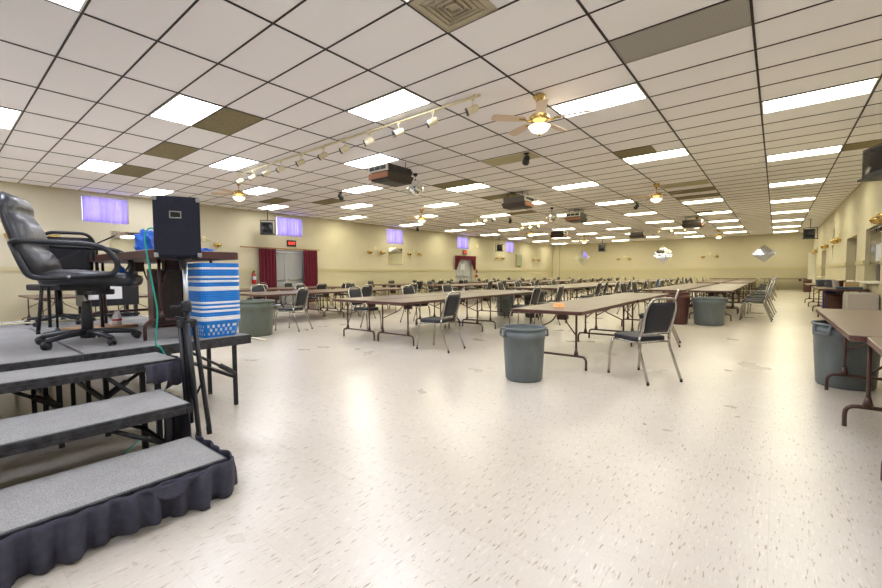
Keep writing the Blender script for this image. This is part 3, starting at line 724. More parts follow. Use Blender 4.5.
def rowchairs(key, side, x, ang, ys, swaps={}):
    rn = dict(A='right-hand', B='centre', C='left-centre', D='left-wall')[key]
    for n, y in enumerate(ys):
        c = (key, side); cnt[c] = cnt.get(c, 0)+1
        col = swaps.get(n)
        cn = {None: 'dark', 'vinylblue': 'blue', 'vinylred': 'red', 'vinylbrown': 'taupe'}[col]
        k = cnt[c]
        lab = '%s padded chrome chair, %s from camera on the %s side of the %s row' % (cn, ORD[k-1], side, rn)
        chair(x+random.uniform(-.07, .07), y, ang+random.uniform(-9, 9), lab, 'chairs on the %s side of the %s row' % (side, rn), M[col] if col else None)
rowchairs('A', 'right', -1.5, 180, [7.7])
rowchairs('A', 'right', -.42, 185, [12.9, 13.75, 14.9, 15.7, 17.2, 19.0, 21.8, 23.0, 24.6, 26.0, 27.6, 29.5], {0: 'vinylblue', 1: 'vinylblue', 3: 'vinylred', 5: 'vinylbrown', 6: 'vinylblue', 8: 'vinylblue', 10: 'vinylbrown'})
rowchairs('A', 'left', -3.15, 0, [12.7, 14.1, 15.9, 17.6, 19.2, 22.0, 23.7, 25.2, 27.0, 29.0, 30.5], {2: 'vinylbrown'})
rowchairs('B', 'right', -4.3, 180, [8.35, 9.35])
rowchairs('B', 'right', -4.55, 180, [12.95, 13.9, 15.0, 16.3, 17.6, 19.0, 21.6, 22.5, 24.0, 25.5, 26.4, 28.0, 29.6, 30.6], {6: 'vinylblue'})
rowchairs('B', 'left', -6.95, 0, [6.0, 7.6, 9.3])
rowchairs('B', 'left', -7.15, 0, [12.6, 13.8, 15.1, 17.0, 18.9, 21.5, 23.0, 24.4, 26.1, 28.1, 30.0])
rowchairs('C', 'right', -8.95, 180, [7.5, 9.4])
rowchairs('C', 'right', -9.05, 180, [13.9, 15.1, 16.4, 18.0, 19.7, 22.3, 23.6, 25.6, 27.3, 29.4, 31.0])
rowchairs('C', 'left', -11.6, 0, [6.1, 7.6, 9.5])
rowchairs('C', 'left', -11.75, 0, [14.2, 15.6, 17.0, 18.8, 20.1, 22.8, 24.4, 26.0, 28.2, 30.2])
rowchairs('D', 'right', -12.65, 180, [6.5, 8.7, 9.8, 13.8, 15.3, 17.1, 19.2, 20.3, 23.1, 25.2, 26.8, 29.1])
rowchairs('D', 'left', -14.93, 0, [6.3, 8.0, 9.2, 13.5, 14.9, 16.6, 18.3, 19.9, 23.0, 24.9, 26.8, 28.7])
chair(-.25, 33.9, 180, 'dark padded chrome chair at the end of the far-wall table by the aisle')

# orange peel on the near table
t = thing('orange_peel', 'small heap of orange peel on the nearest table', 'orange peel', (-2.24, 5.27, TZ))
b = NB()
for k in range(5):
    a = k*1.3; cx, cy = .045*math.cos(a), .045*math.sin(a)
    g0 = [Vector((cx+.04*math.cos(q)*(.6+.4*s), cy+.04*math.sin(q)*(.6+.4*s), .004+.05*(1-s)*(.6+.4*math.sin(q*2+k)))) for s in (0, 1) for q in [2*PI*i_/10 for i_ in range(10)]]
    vs = [b.verts.new(v) for v in g0]; c0 = b.verts.new((cx, cy, .06))
    for i_ in range(10):
        b.faces.new((vs[i_], vs[(i_+1) % 10], vs[10+(i_+1) % 10], vs[10+i_])); b.faces.new((c0, vs[i_], vs[(i_+1) % 10]))
obj('peel', b, M['orange'], t)
b = NB(); bx(b, -.05, .06, -.04, .05, 0, .003); obj('napkin', b, M['paper'], t)

# ------------------------------------------------------------------ bins
def bin_(x, y, h, r, m_, lab, name='trash_can', rz=0, sy=1, handles=True):
    t = thing(name, lab, 'trash can', (x, y, 0), rz)
    rb = r*.86; b = NB()
    lathe(b, [(0, .006), (rb*.93, .0), (rb, .02), (r*.93, h*.5), (r*.935, h*.505), (r*.96, h*.78), (r*.985, h*.785), (r, h*.96), (r*.985, h*.955), (r*.94, h*.76), (rb*.96, .03), (0, .025)], 40, sy=sy, cap=False)
    obj('body', b, m_, t, fix=True)
    b = NB(); lathe(b, [(r*.99, h*.955), (r*1.04, h*.965), (r*1.045, h*.99), (r*1.0, h), (r*.975, h*.985), (r*.98, h*.95)], 40, sy=sy, cap=False); obj('rim', b, m_, t)
    if handles:
        for a in (0, PI):
            b = NB(); R = Matrix.Rotation(a, 4, 'Z')
            tube(b, arc([(r*.96, -.085, h*.95), (r*1.02, -.085, h*.94), (r*1.04, -.08, h*.83), (r*1.04, .08, h*.83), (r*1.02, .085, h*.94), (r*.96, .085, h*.95)], .02), .012, 8); xf(b, R); obj('handle', b, m_, t)
    return t
bin_(-2.215, 4.24, .60, .24, M['can'], 'round grey plastic trash can in front of the nearest table', rz=-2.35)
bin_(.585, 6.0, .66, .27, M['can'], 'round grey plastic trash can under the right-edge table', rz=-2.4)
bin_(-1.17, 11.15, .62, .33, M['can'], 'grey trash can at the end of the right-hand row beside the brown bin')
bin_(-1.78, 11.0, .74, .25, M['canbrown'], 'tall brown bin behind the nearest chair, beside the grey can', handles=False)
bin_(-8.15, 4.15, .70, .36, M['cangreen'], 'greenish grey trash can beyond the stage corner behind the baskets', rz=.5)
bin_(-6.0, 10.35, .6, .26, M['can'], 'grey trash can under the far end of the near centre row')
bin_(-5.15, 10.45, .70, .28, M['candark'], 'charcoal trash can beside the grey one past the near centre row')
bin_(1.4, 31.6, .73, .2, M['canbrown'], 'small brown bin by the open door near the far right corner', handles=False)
bin_(1.28, 15.35, .60, .26, M['canbrown'], 'brown bin under the tub table by the right wall', handles=False)
b = NB(); bx(b, -.13, .13, -.12, .12, 0, .66, .02); o = obj('blue_recycling_bin', b, M['bluebin']); o.location = (1.18, 16.2, 0); tag(o, 'blue rectangular bin beside the brown bin at the right wall', 'bin')
b = NB(); bx(b, -.24, .24, -.5, .5, 0, .68, .01); bx(b, -.25, -.24, -.48, -.005, .05, .64, .003); bx(b, -.25, -.24, .005, .48, .05, .64, .003)
o = obj('low_cabinet', b, M['reveal']); o.location = (1.53, 13.6, 0); tag(o, 'low grey cabinet against the right wall under the opening', 'cabinet')

def tub(x, y, z, r, h, m_, lab, name='tub', cat='tub'):
    b = NB(); lathe(b, [(0, .0), (r*.8, 0), (r, h), (r*1.06, h), (r*1.06, h-.015), (r*.96, h-.01), (r*.78, .01), (0, .01)], 20, cap=False)
    o = obj(name, b, m_); o.location = (x, y, z); tag(o, lab, cat); return o
tub(1.02, 16.6, TZ, .11, .2, M['greytub'], 'blue-grey tub at the left end of the tub table')
tub(1.2, 16.2, TZ, .11, .21, M['greytub'], 'blue-grey tub, second along the tub table')
tub(1.3, 15.75, TZ, .1, .2, M['white'], 'white tub in the middle of the tub table')
tub(1.4, 15.3, TZ, .1, .2, M['canbrown'], 'brown tub beside the white one on the tub table')
t = thing('cardboard_box', 'tan box with white contents on the tub table by the right wall', 'box', (1.5, 14.9, TZ))
b = NB(); bx(b, -.13, .13, -.13, .13, 0, .17, .004); obj('carton', b, M['tan'], t)
b = NB(); bx(b, -.09, .06, -.08, .08, .17, .21, .015); obj('napkins', b, M['white'], t)
b = NB(); prism(b, rrect(-.24, .24, -.17, .17, .04), 0, .05, .008); o = obj('serving_tray', b, M['tray']); o.location = (1.42, 14.5, TZ); tag(o, 'dark blue tray at the near end of the tub table', 'tray')

# ------------------------------------------------------------------ stage and steps
DZ = .65
def legpost(b, x, y, z1, r=.015): bx(b, x-r, x+r, y-r, y+r, 0, z1)
def make_deck(label, group, WL=(1.213, 2.44)):
    W, L = WL
    t = thing('stage_deck', label, 'stage platform', group=group)
    b = NB(); bx(b, -W/2+.012, W/2-.012, -L/2+.012, L/2-.012, DZ-.03, DZ, .002); obj('carpet_top', b, M['carpet'], t)
    b = NB(); bx(b, -W/2, W/2, -L/2, -L/2+.03, DZ-.085, DZ-.004, .004); bx(b, -W/2, W/2, L/2-.03, L/2, DZ-.085, DZ-.004, .004)
    bx(b, -W/2, -W/2+.03, -L/2+.03, L/2-.03, DZ-.085, DZ-.004, .004); bx(b, W/2-.03, W/2, -L/2+.03, L/2-.03, DZ-.085, DZ-.004, .004); bx(b, -W/2+.03, W/2-.03, -L/2+.03, L/2-.03, DZ-.055, DZ-.031)
    obj('edge_frame', b, M['scuff'], t)
    for s in (-1, 1):
        y = s*(L/2-.13)
        for x in ((-W/2+.06, 0, W/2-.06) if W < 2 else (-W/2+.06, 0, W/2-.62, W/2-.06)):
            b = NB(); legpost(b, x, y, DZ-.085); obj('leg', b, M['bmetal'], t)
        b = NB(); bx(b, -W/2+.06, W/2-.06, y-.014, y+.014, .25, .28); obj('crossbar', b, M['bmetal'], t)
        for x in (-W/2+.06, W/2-.06):
            b = NB(); tube(b, [(x, y, .3), (x, y-s*.42, DZ-.07)], .013, 6); tube(b, [(x, y, .3), (x, y-s*.13, .39)], .024, 6); obj('brace', b, M['scuff'], t)
    return t
for j in range(3):
    once(PR, 'dkx', lambda l, g: make_deck(l, g, (2.44, 1.213)), (-3.83-1.22, 1.9-.6065-j*1.214, 0), 0, ['grey carpeted stage deck at the hall end, under the table and baskets', 'grey carpeted stage deck behind the steps, carrying the office chair', 'grey carpeted stage deck mostly outside the left photo edge'][j], 'stage decks')
for j in range(2):
    once(PR, 'dky', make_deck, (-3.83-2.442-.6065, 1.9-1.22-j*2.441, 0), 0, ['grey carpeted stage deck at the back, hall end, with cables', 'grey carpeted stage deck at the back, beyond the left photo edge'][j], 'stage decks')

def ruffle(pts, z0, z1, folds=26, amp=.028, jag=.02, seed=1):
    rnd = random.Random(seed); b = NB(); P = [Vector((*p, 0)) for p in pts]
    L = [0]
    for a, c in zip(P, P[1:]): L.append(L[-1]+(c-a).length)
    tot = L[-1]; ph = [rnd.uniform(0, 6) for _ in range(4)]
    def at(s):
        for k in range(len(P)-1):
            if s <= L[k+1] or k == len(P)-2:
                q = (s-L[k])/(L[k+1]-L[k]); d = (P[k+1]-P[k]).normalized(); return P[k].lerp(P[k+1], q), Vector((d.y, -d.x, 0))
    def f(u, v):
        s = u*tot; p, n = at(s)
        w_ = math.sin(s*folds+ph[0]+1.3*math.sin(s*5+ph[1]))*.6+.4*math.sin(s*folds*.43+ph[2]); w_ = max(-1, min(1, w_*1.6)); w_ = w_*abs(w_)**.5
        z = z1+(z0-z1)*v-jag*v*math.sin(s*7+ph[3])*.5+jag*.3*v*w_
        q = p+n*(amp*w_*(.25+.75*v)+amp*.7+.012*math.sin(v*PI)); return Vector((q.x, q.y, max(.006, z)))
    grid(b, int(tot*110), 8, f); return b
STEPS = [(-2.83, -2.32, .205, 1.0), (-3.38, -2.85, .405, 1.02), (-3.84+.01, -3.41, .60, 1.14)]
SN = ['bottom', 'middle', 'top']
for k, (xb, xfr, z, yend) in enumerate(STEPS):
    y0 = -1.4
    t = thing('stage_step', ['lowest carpeted stage step with ruffled black skirt', 'middle carpeted stage step on open black legs', 'top carpeted stage step just below the deck, cloth bunched at its end'][k], 'step', ((xb+xfr)/2, 0, 0), 0, 'stage steps')
    hw = (xfr-xb)/2
    b = NB(); bx(b, -hw+.012, hw-.012, y0+.012, yend-.012, z-.02, z, .003); obj('carpet_tread', b, M['carpet'], t)
    b = NB(); bx(b, -hw, hw, yend-.03, yend, z-.065, z-.004, .004); bx(b, -hw, hw, y0, y0+.03, z-.065, z-.004, .004); bx(b, -hw, -hw+.025, y0+.03, yend-.03, z-.065, z-.004, .004); bx(b, hw-.025, hw, y0+.03, yend-.03, z-.065, z-.004, .004); bx(b, hw-.002, hw+.006, y0, yend, z-.032, z-.026); bx(b, -hw+.025, hw-.025, y0+.03, yend-.03, z-.045, z-.021)
    for q in range(9): lathe(b, [(.007, 0), (.005, .005)], 8, (hw+.001, -1.0+q*.24, z-.045))
    obj('edge_frame', b, M['scuff'], t)
    for x in (-hw+.04, hw-.04):
        for y in (y0+.2, .02, yend-.12):
            b = NB(); legpost(b, x, y, z-.065, .016); obj('leg', b, M['bmetal'], t)
    for y, s in ((.02, -1), (yend-.12, -1)):
        b = NB(); bx(b, -hw+.04, hw-.04, y-.012, y+.012, z*.35, z*.35+.025); obj('crossbar', b, M['bmetal'], t)
        if k:
            for q in (-hw+.05, hw-.05):
                b = NB(); tube(b, [(q, y, z*.4), (q, y-.3, z-.06)], .014, 6); obj('brace', b, M['scuff'], t)
    if k == 0:
        o = obj('skirt', ruffle([(hw+.004, y0), (hw+.004, yend+.004), (-hw, yend+.004)], .004, z-.004, 58, .045, .04, 3), M['cloth'], t, solid=.004)
        b = NB(); P = [(hw+.045, .62, z-.03), (hw+.05, .80, z-.02), (hw+.075, .70, z-.085), (hw+.05, .64, z-.055)]
        grid(b, 6, 6, lambda u, v: Vector((hw+.05+.03*v*math.sin(u*PI), .58+.3*u*(1-.3*v)+.03*v, z-.012-.07*v*math.sin(u*PI)**.7))); obj('folded_flap', b, M['cloth'], t, solid=.004)
    if k == 1:
        obj('skirt', ruffle([(hw-.12, yend+.006), (-hw, yend+.006)], .02, z-.02, 34, .02, .03, 5), M['cloth'], t, solid=.004)
    if k == 2:
        obj('skirt', ruffle([(hw+.004, yend-.22), (hw+.004, yend+.006), (-hw+.15, yend+.006)], z-.2, z-.012, 46, .045, .09, 8), M['cloth'], t, solid=.004)
# black skirt hung under the deck's hall edge
b = ruffle([(-4.9, 1.55), (-5.9, 1.55)], .3, DZ-.09, 30, .02, .03, 12); tag(obj('stage_skirt', b, M['cloth'], solid=.004), 'short black cloth skirt hanging beneath the stage deck behind its legs', 'stage skirt')
b = NB(); bx(b, -3.86, -3.6, 1.905, 1.94, DZ-.05, DZ-.035, .002); tag(obj('loose_board', b, M['ivory']), 'small cream strip sticking out from the stage corner', 'board')

# office chair
def office_chair(loc, rz, lab, group):
    t = thing('office_chair', lab, 'office chair', loc, rz, group); t.scale = (1.04, 1.04, 1.0)     # faces +X
    b = NB()
    def seat(u, v):
        a = 2*PI*u; return None
    P = rrect(-.24, .36, -.28, .28, .13, 6)
    for z_, sc in ((.48, .86), (.495, .96), (.535, 1.0), (.575, .97), (.592, .8), (.596, .4)):
        ring = [b.verts.new((.02+(x-.02)*sc+0*.01, y*sc, z_+.018*math.sin((x+.24)*7)+(.02*max(0, x-.15)*-1 if z_ > .55 else 0))) for x, y in P]
        if z_ > .48:
            for j in range(len(P)):
                f = b.faces.new((prev[j], prev[(j+1) % len(P)], ring[(j+1) % len(P)], ring[j])); f.smooth = True
        else: b.faces.new(ring[::-1])
        prev = ring
    b.faces.new(prev).smooth = True
    obj('seat', b, M['leather'], t)
    # back: thick shell with pillow bulges
    b = NB()
    def cen(v): return Vector((-.205-.20*v-.02*math.sin(v*PI), 0, .53+.65*v))
    def halfw(v): return (.255+.035*math.sin(min(1, v*1.3)*PI))*(1-max(0, (v-.82)/.18)**2.2*.35)
    def thick(u, v, side):
        e = (1-abs(2*u-1)**4)*(1-abs(2*v-1)**8)
        if side > 0:
            h = .045*(abs(math.sin(v*PI*2.5+.35))**.5)*e+.02*e; return h+.012
        return -(.045*e+.012)
    rows = 26; cols = 14; A = []
    for side in (1, -1):
        V = []
        for i in range(cols+1):
            V.append([])
            for j in range(rows+1):
                u, v = i/cols, j/rows; c = cen(v); d = thick(u, v, side); V[-1].append(b.verts.new((c.x+d*.97, (2*u-1)*halfw(v), c.z+d*.26+(.01 if side > 0 else 0)*0)))
        for i in range(cols):
            for j in range(rows):
                f = b.faces.new((V[i][j], V[i+1][j], V[i+1][j+1], V[i][j+1])); f.smooth = True
        A.append(V)
    F, B_ = A
    per = [(i, 0) for i in range(cols)]+[(cols, j) for j in range(rows)]+[(i, rows) for i in range(cols, 0, -1)]+[(0, j) for j in range(rows, 0, -1)]
    for k in range(len(per)):
        p, q = per[k], per[(k+1) % len(per)]; f = b.faces.new((F[p[0]][p[1]], F[q[0]][q[1]], B_[q[0]][q[1]], B_[p[0]][p[1]])); f.smooth = True
    obj('backrest', b, M['leather'], t)
    for s in (-1, 1):
        y = s*.31
        b = NB(); tube(b, arc([(-.33, s*.28, .80), (-.3, y, .815), (.10, y, .80), (.20, y, .77), (.27, y, .66), (.25, y, .575), (.16, y, .56), (-.14, y, .54), (-.24, y, .55), (-.28, y, .66), (-.33, s*.28, .80)], .09, 5), .02, 10)
        a_ = obj('armrest', b, M['bplastic'], t)
        b = NB(); [lathe(b, [(.012, 0), (.012, .006), (.005, .01)], 8, (0, 0, 0)) for _ in (0,)]; xf(b, Matrix.Translation((-.02, y+s*.02, .55)) @ Matrix.Rotation(-s*PI/2, 4, 'X')); obj('arm_bolt', b, M['steel'], a_)
    b = NB(); bx(b, -.14, .14, -.1, .1, .44, .49, .01); bx(b, -.05, .18, -.03, .03, .40, .445, .008); obj('tilt_mechanism', b, M['bplastic'], t)
    b = NB(); tube(b, [(.02, -.05, .45), (.1, -.26, .43)], .007, 6); bx(b, .08, .12, -.33, -.25, .42, .44, .006); obj('height_lever', b, M['bplastic'], t)
    b = NB(); lathe(b, [(.014, .2), (.014, .44)], 12); obj('gas_piston', b, M['steel'], t)
    b = NB(); lathe(b, [(.038, .06), (.038, .22), (.032, .34), (.026, .35)], 16); obj('column_cover', b, M['bplastic'], t)
    b = NB(); lathe(b, [(.045, .045), (.05, .06), (.05, .10), (.04, .115)], 16); hub = obj('base_hub', b, M['bplastic'], t)
    for k in range(5):
        a = 2*PI*k/5+.35; R = Matrix.Rotation(a, 4, 'Z')
        b = NB(); tube(b, [(.03, 0, .095), (.16, 0, .088), (.3, 0, .068), (.325, 0, .06)], [.026, .023, .018, .014], 8, flat=1.15); xf(b, R); leg = obj('base_arm', b, M['bplastic'], t)
        b = NB()
        for s in (-1, 1):
            lathe(b, [(.0, -.008), (.018, -.009), (.026, -.004), (.026, .004), (.018, .009), (0, .008)], 14, cap=False)
            for v in b.verts[-84:]: v.co = Matrix.Translation((.32, s*.016, .027)) @ Matrix.Rotation(PI/2, 4, 'X') @ v.co
        tube(b, [(.32, 0, .027), (.32, 0, .065)], .009, 6); tube(b, arc([(.29, 0, .03), (.3, 0, .055), (.34, 0, .055), (.348, 0, .03)], .015), .014, 6); xf(b, R); obj('caster', b, M['bplastic'], leg)
    return t
office_chair((-4.44, .83, DZ), math.radians(67), 'high-backed black leather office chair with looped arms at the front of the stage', None)

# second, dark swivel chair behind, largely hidden
t = thing('swivel_chair', 'low black swivel chair partly hidden behind the stage table leg', 'office chair', (-6.55, .98, DZ), .4)
b = NB(); prism(b, rrect(-.22, .22, -.22, .22, .08), .40, .47, .015); obj('seat', b, M['vinyl'], t)
b = NB(); lathe(b, [(.03, .08), (.03, .4)], 12); obj('column', b, M['bplastic'], t)
for k in range(5):
    a = 2*PI*k/5; R = Matrix.Rotation(a, 4, 'Z'); b = NB(); tube(b, [(.02, 0, .1), (.3, 0, .065)], [.024, .015], 8); lathe(b, [(.0, -.02), (.027, -.02), (.027, .02), (0, .02)], 12, cap=False)
    for v in b.verts[-48:]: v.co = Matrix.Translation((.3, 0, .027)) @ Matrix.Rotation(PI/2, 4, 'X') @ v.co
    xf(b, R); obj('base_arm', b, M['bplastic'], t)

# black stacking chair behind the office chair
keep = M['chrome']
def black_stack(loc, rz, lab):
    t = make_chair(lab, None, M['bmetal']); t.name = 'stacking_chair'; t.location = loc; t.rotation_euler = (0, 0, rz); t.scale = (1.08, 1.08, 1.08); return t
black_stack((-5.85, 1.0, DZ), math.radians(165-90), 'all-black stacking chair on stage behind the office chair')
t = thing('equipment_case', 'black amplifier case with pale front panel on stage under the table', 'amplifier', (-7.1, 1.56, DZ), .05)
b = NB(); bx(b, -.2, .2, -.3, .3, .16, .62, .015); obj('case', b, M['bplastic'], t)
b = NB(); bx(b, .2, .21, -.26, .1, .25, .55, .004); obj('pale_panel', b, M['white'], t)
b = NB(); [bx(b, x-.02, x+.02, y-.02, y+.02, 0, .16) for x in (-.17, .17) for y in (-.26, .26)]; bx(b, -.2, .2, -.3, .3, .02, .05, .004); obj('stand_leg', b, M['bmetal'], t)
b = NB(); lathe(b, [(.045, 0), (.045, .11), (.025, .15), (.025, .17)], 14); o = obj('bottle', b, M['white']); o.location = (-5.6, 1.3, DZ); tag(o, 'white bottle with red band on the stage floor under the table', 'bottle')
b = NB(); lathe(b, [(.0465, .07), (.0465, .09)], 14, cap=False); c_ = obj('red_band', b, M['red'], o)

# stage table
ST = make_table('brown folding table on the stage behind the office chair, above eye level', TG, .74, 2.0, .77, .07); ST.name = 'stage_table'
ang = .05
ux, uy = math.cos(ang), math.sin(ang)           # unit along the long side (towards +X end)
cx_, cy_ = -3.93, 1.15                          # nearest corner
vx, vy = -uy, ux
ctr = (cx_-ux*1.0+vx*.37, cy_-uy*1.0+vy*.37)
ST.location = (*ctr, DZ); ST.rotation_euler = (0, 0, ang+PI/2)
SZ = DZ+.77
def on_table(a, c): return (cx_-ux*a+vx*c, cy_-uy*a+vy*c, SZ)
# blue plastic bag on the table
def blob(name, loc, r, m_, lab, cat, seed=2, sc=(1, 1, 1)):
    rnd = random.Random(seed); b = NB(); bmesh.ops.create_icosphere(b, subdivisions=4, radius=r)
    ph = [rnd.uniform(0, 6) for _ in range(6)]
    for v in b.verts:
        d = v.co.normalized(); k = 1+.12*math.sin(d.x*6+ph[0]+2*math.sin(d.z*4))+.1*math.sin(d.y*8+ph[1]+d.z*5)+.06*math.sin(d.z*13+ph[2]+d.x*9)
        v.co = Vector((v.co.x*k*sc[0], v.co.y*k*sc[1], max(-r*.7, v.co.z*k)*sc[2]+r*.7*sc[2]))
    for f in b.faces: f.smooth = True
    o = obj(name, b, m_); o.location = loc; tag(o, lab, cat); return o
p = on_table(.86, .26); blob('plastic_bag', p, .10, M['bag'], 'crumpled blue plastic bag on the stage table behind the speaker', 'bag', 2, (.8, .85, 1.35))
p = on_table(.3, .55); blob('blue_cloth', p, .05, M['bag'], 'small blue cloth lying on the stage table right of the speaker', 'cloth', 5, (1.6, 1.6, .5))
b = NB(); lathe(b, [(.035, 0), (.038, .02), (.036, .17), (.02, .2), (.014, .23)], 14); o = obj('spray_bottle', b, M['white']); o.location = on_table(.37, .5); tag(o, 'white bottle standing on the stage table just right of the speaker', 'bottle')
p = on_table(1.15, .1); blob('hanging_bag', (p[0]-.1, p[1]+.05, SZ-.20), .05, M['bag'], 'small blue bag hanging under the stage table edge', 'bag', 9)

# mic boom stand
t = thing('microphone_stand', 'thin black boom microphone stand reaching over the stage table', 'microphone stand', (-5.5, .80, DZ))
b = NB(); tube(b, [(0, 0, .02), (0, 0, .72)], .01, 8); obj('pole', b, M['bmetal'], t)
b = NB(); lathe(b, [(.11, 0), (.11, .012), (.02, .03), (.015, .05)], 18); obj('round_base', b, M['bmetal'], t)
b = NB(); tube(b, [(-.12, -.09, .63), (.75, .32, .93)], .007, 6); lathe(b, [(.016, -.02), (.016, .02)], 8, (0, 0, .71)); obj('boom', b, M['bmetal'], t)
b = NB(); lathe(b, [(.012, -.1), (.018, -.04), (.024, 0), (.02, .02)], 10, (.5, .2, .80)); obj('microphone', b, M['bplastic'], t)

# lectern box and plywood below the table
t = thing('lectern', 'brown open-backed lectern box standing on stage under the table', 'lectern', (-5.3, 1.80, DZ), math.radians(-10)); t.scale = (.9, .72, .95)
b = NB(); bx(b, -.25, .25, -.36, -.34, 0, .66); bx(b, -.25, .25, .34, .36, 0, .66); bx(b, -.25, -.23, -.34, .34, 0, .66); bx(b, -.25, .25, -.34, .34, .64, .66); bx(b, -.23, .25, -.34, .34, .02, .04); obj('cabinet', b, M['woodbrown'], t)
b = NB(); bx(b, .235, .25, -.34, .0, .04, .64); obj('door_panel', b, M['boxdark'], t)  # dark sheet standing in for the shade inside the open box
b = NB(); bx(b, .25, .262, .02, .36, 0, .66, .003); obj('front_panel', b, M['woodbrown'], t)
b = NB(); tube(b, [(.268, .06, .28), (.268, .33, .36)], .006, 6); obj('light_strip', b, M['ivory'], t)
b = NB(); bx(b, -.2, .2, -.25, .25, 0, .03, .004); o = obj('plywood_sheet', b, M['woodlite']); o.location = (-5.55, 1.15, DZ); o.rotation_euler = (0, 0, .3); tag(o, 'small plywood sheet lying on the stage floor beside the lectern', 'board')

# nested laundry baskets
BX, BY = -4.085, 1.672
def basket_mesh(z0, hb, holes, rimh):
    b = NB(); hx, hy = .205, .165     # rim half sizes (x depth, y width)
    k = .86
    def ring(z, s): return [b.verts.new((x*s, y*s, z)) for x, y in rrect(-hx, hx, -hy, hy, .05, 4)]
    n = 5*4
    if holes:
        zs = [0, .016, .044, .052, .080, .088, .114, .12, hb]
        P0 = []
        per = rrect(-hx, hx, -hy, hy, .05, 4)
        # resample the perimeter finely
        pts = []
        for a, c in zip(per, per[1:]+per[:1]):
            d = math.hypot(c[0]-a[0], c[1]-a[1]); m_ = max(1, int(round(d/.0115)))
            for q in range(m_): pts.append((a[0]+(c[0]-a[0])*q/m_, a[1]+(c[1]-a[1])*q/m_))
        rows = []
        for z in zs:
            s = k+(1-k)*z/hb; rows.append([b.verts.new((x*s, y*s, z)) for x, y in pts])
        N_ = len(pts)
        for r_ in range(len(zs)-1):
            for j in range(N_):
                hole = r_ in (1, 3, 5) and (j//2+r_//2) % 2 == 0 and (min(abs(abs(pts[j][0])-hx), 1) < .004 or abs(abs(pts[j][1])-hy) < .004) 
                if hole: continue
                b.faces.new((rows[r_][j], rows[r_][(j+1) % N_], rows[r_+1][(j+1) % N_], rows[r_+1][j]))
        b.faces.new(rows[0][::-1])
    else:
        A = ring(0, k); B_ = ring(hb, 1)
        for j in range(n): b.faces.new((A[j], A[(j+1) % n], B_[(j+1) % n], B_[j])).smooth = True
        b.faces.new(A[::-1])
    return b
def rim_mesh(hb, rimh):
    b = NB(); hx, hy = .205, .165; R = []
    for z, s in ((hb-rimh, 1.035), (hb-.003, 1.05), (hb, 1.045), (hb, .995)):
        R.append([b.verts.new((x*s, y*s, z)) for x, y in rrect(-hx, hx, -hy, hy, .05, 4)])
    for A, B_ in zip(R, R[1:]):
        for j in range(len(A)): b.faces.new((A[j], A[(j+1) % len(A)], B_[(j+1) % len(A)], B_[j]))
    return b
SEQ = 'BBWBBBWBWBBWWBBBBBWBWBWBBWW'   # from the top down
step = .0196; hb = .15
nb = len(SEQ)
protoB = {}
def make_basket(label, group, hole=False):
    t = thing('laundry_basket', label, 'laundry basket', group=group)
    obj('basket_body', basket_mesh(0, hb, hole, .018), M['blue'], t, solid=.0015 if not hole else .003)
    obj('rim', rim_mesh(hb, .0185), M['blue'], t); return t
lowest = make_basket('blue basket with slotted sides at the very bottom of the stack', 'nested laundry baskets', True)
lowest.location = (BX, BY, DZ)
for k in range(nb):
    c = SEQ[nb-1-k]; m_ = M['blue'] if c == 'B' else M['white']
    z = DZ+step*(k+1)*.97
    lab = '%s basket in the tall striped stack, %s up from the bottom' % ('blue' if c == 'B' else 'white', ORD[k+1])
    if k == nb-1: lab = 'blue basket topmost of the tall striped stack'
    o = once(protoB, 'b', make_basket, (BX, BY, z), random.uniform(-.006, .006), lab, 'nested laundry baskets')
    for ch in o.children: ch.material_slots[0].link = 'OBJECT'; ch.material_slots[0].material = m_

# loudspeaker on its folded stand
sx_, sy_ = -3.36, 1.165
t = thing('loudspeaker', 'black carpeted loudspeaker with metal corners on a stand before the stage table', 'loudspeaker', (sx_, sy_, 1.33), math.radians(-24)); t.scale = (.9, .9, .95)
def spk():
    b = NB(); P = [(.13, -.155), (.13, .155), (-.10, .115), (-.13, .06), (-.13, -.06), (-.10, -.115)]
    lo = [b.verts.new((x, y, .03 if x > 0 else .0)) for x, y in P]; 
    prof = [(0.0, .94), (.02, 1), (.42, 1), (.445, .97)]
    rings = []
    for z, s in prof: rings.append([b.verts.new((x*s-(.03 if z == 0 else 0), y*s, z)) for x, y in P])
    for v in lo: b.verts.remove(v)
    for A, B_ in zip(rings, rings[1:]):
        for j in range(6): b.faces.new((A[j], A[(j+1) % 6], B_[(j+1) % 6], B_[j]))
    b.faces.new(rings[0][::-1]); b.faces.new(rings[-1])
    return b
obj('cabinet', spk(), M['spcarpet'], t)
for s in (-1, 1):
    for z in (.018, .425):
        b = NB(); bx(b, .10, .137, s*.158-.03*(s > 0), s*.158+.03*(s < 0), z-.016, z+.016, .006)
        obj('corner_protector', b, M['steel'], t)
b = NB(); bx(b, .131, .136, -.05, .03, .285, .29+.002); bx(b, .131, .136, -.05, .03, .33, .337); bx(b, .131, .136, -.05, -.043, .285, .337); bx(b, .131, .136, .023, .03, .285, .337); obj('handle_frame', b, M['steel'], t)
b = NB(); bx(b, .1305, .133, -.043, .023, .29, .33); obj('handle_recess', b, M['screen'], t)
b = NB(); lathe(b, [(.06, .002), (.06, -.012), (.03, -.02), (.022, -.06), (.0225, -.08)], 18, (.02, .02, 0)); obj('pole_socket', b, M['bmetal'], t)
t = thing('speaker_stand', 'black tripod speaker stand folded nearly shut beside the steps', 'speaker stand', (sx_+.025, sy_+.02, 0), 0)
b = NB(); tube(b, [(0, 0, .75), (0, 0, 1.30)], .0165, 12); obj('inner_pole', b, M['steel'], t)
b = NB(); tube(b, [(.0, 0, .12), (0, 0, .98)], .021, 12); obj('outer_pole', b, M['bmetal'], t)
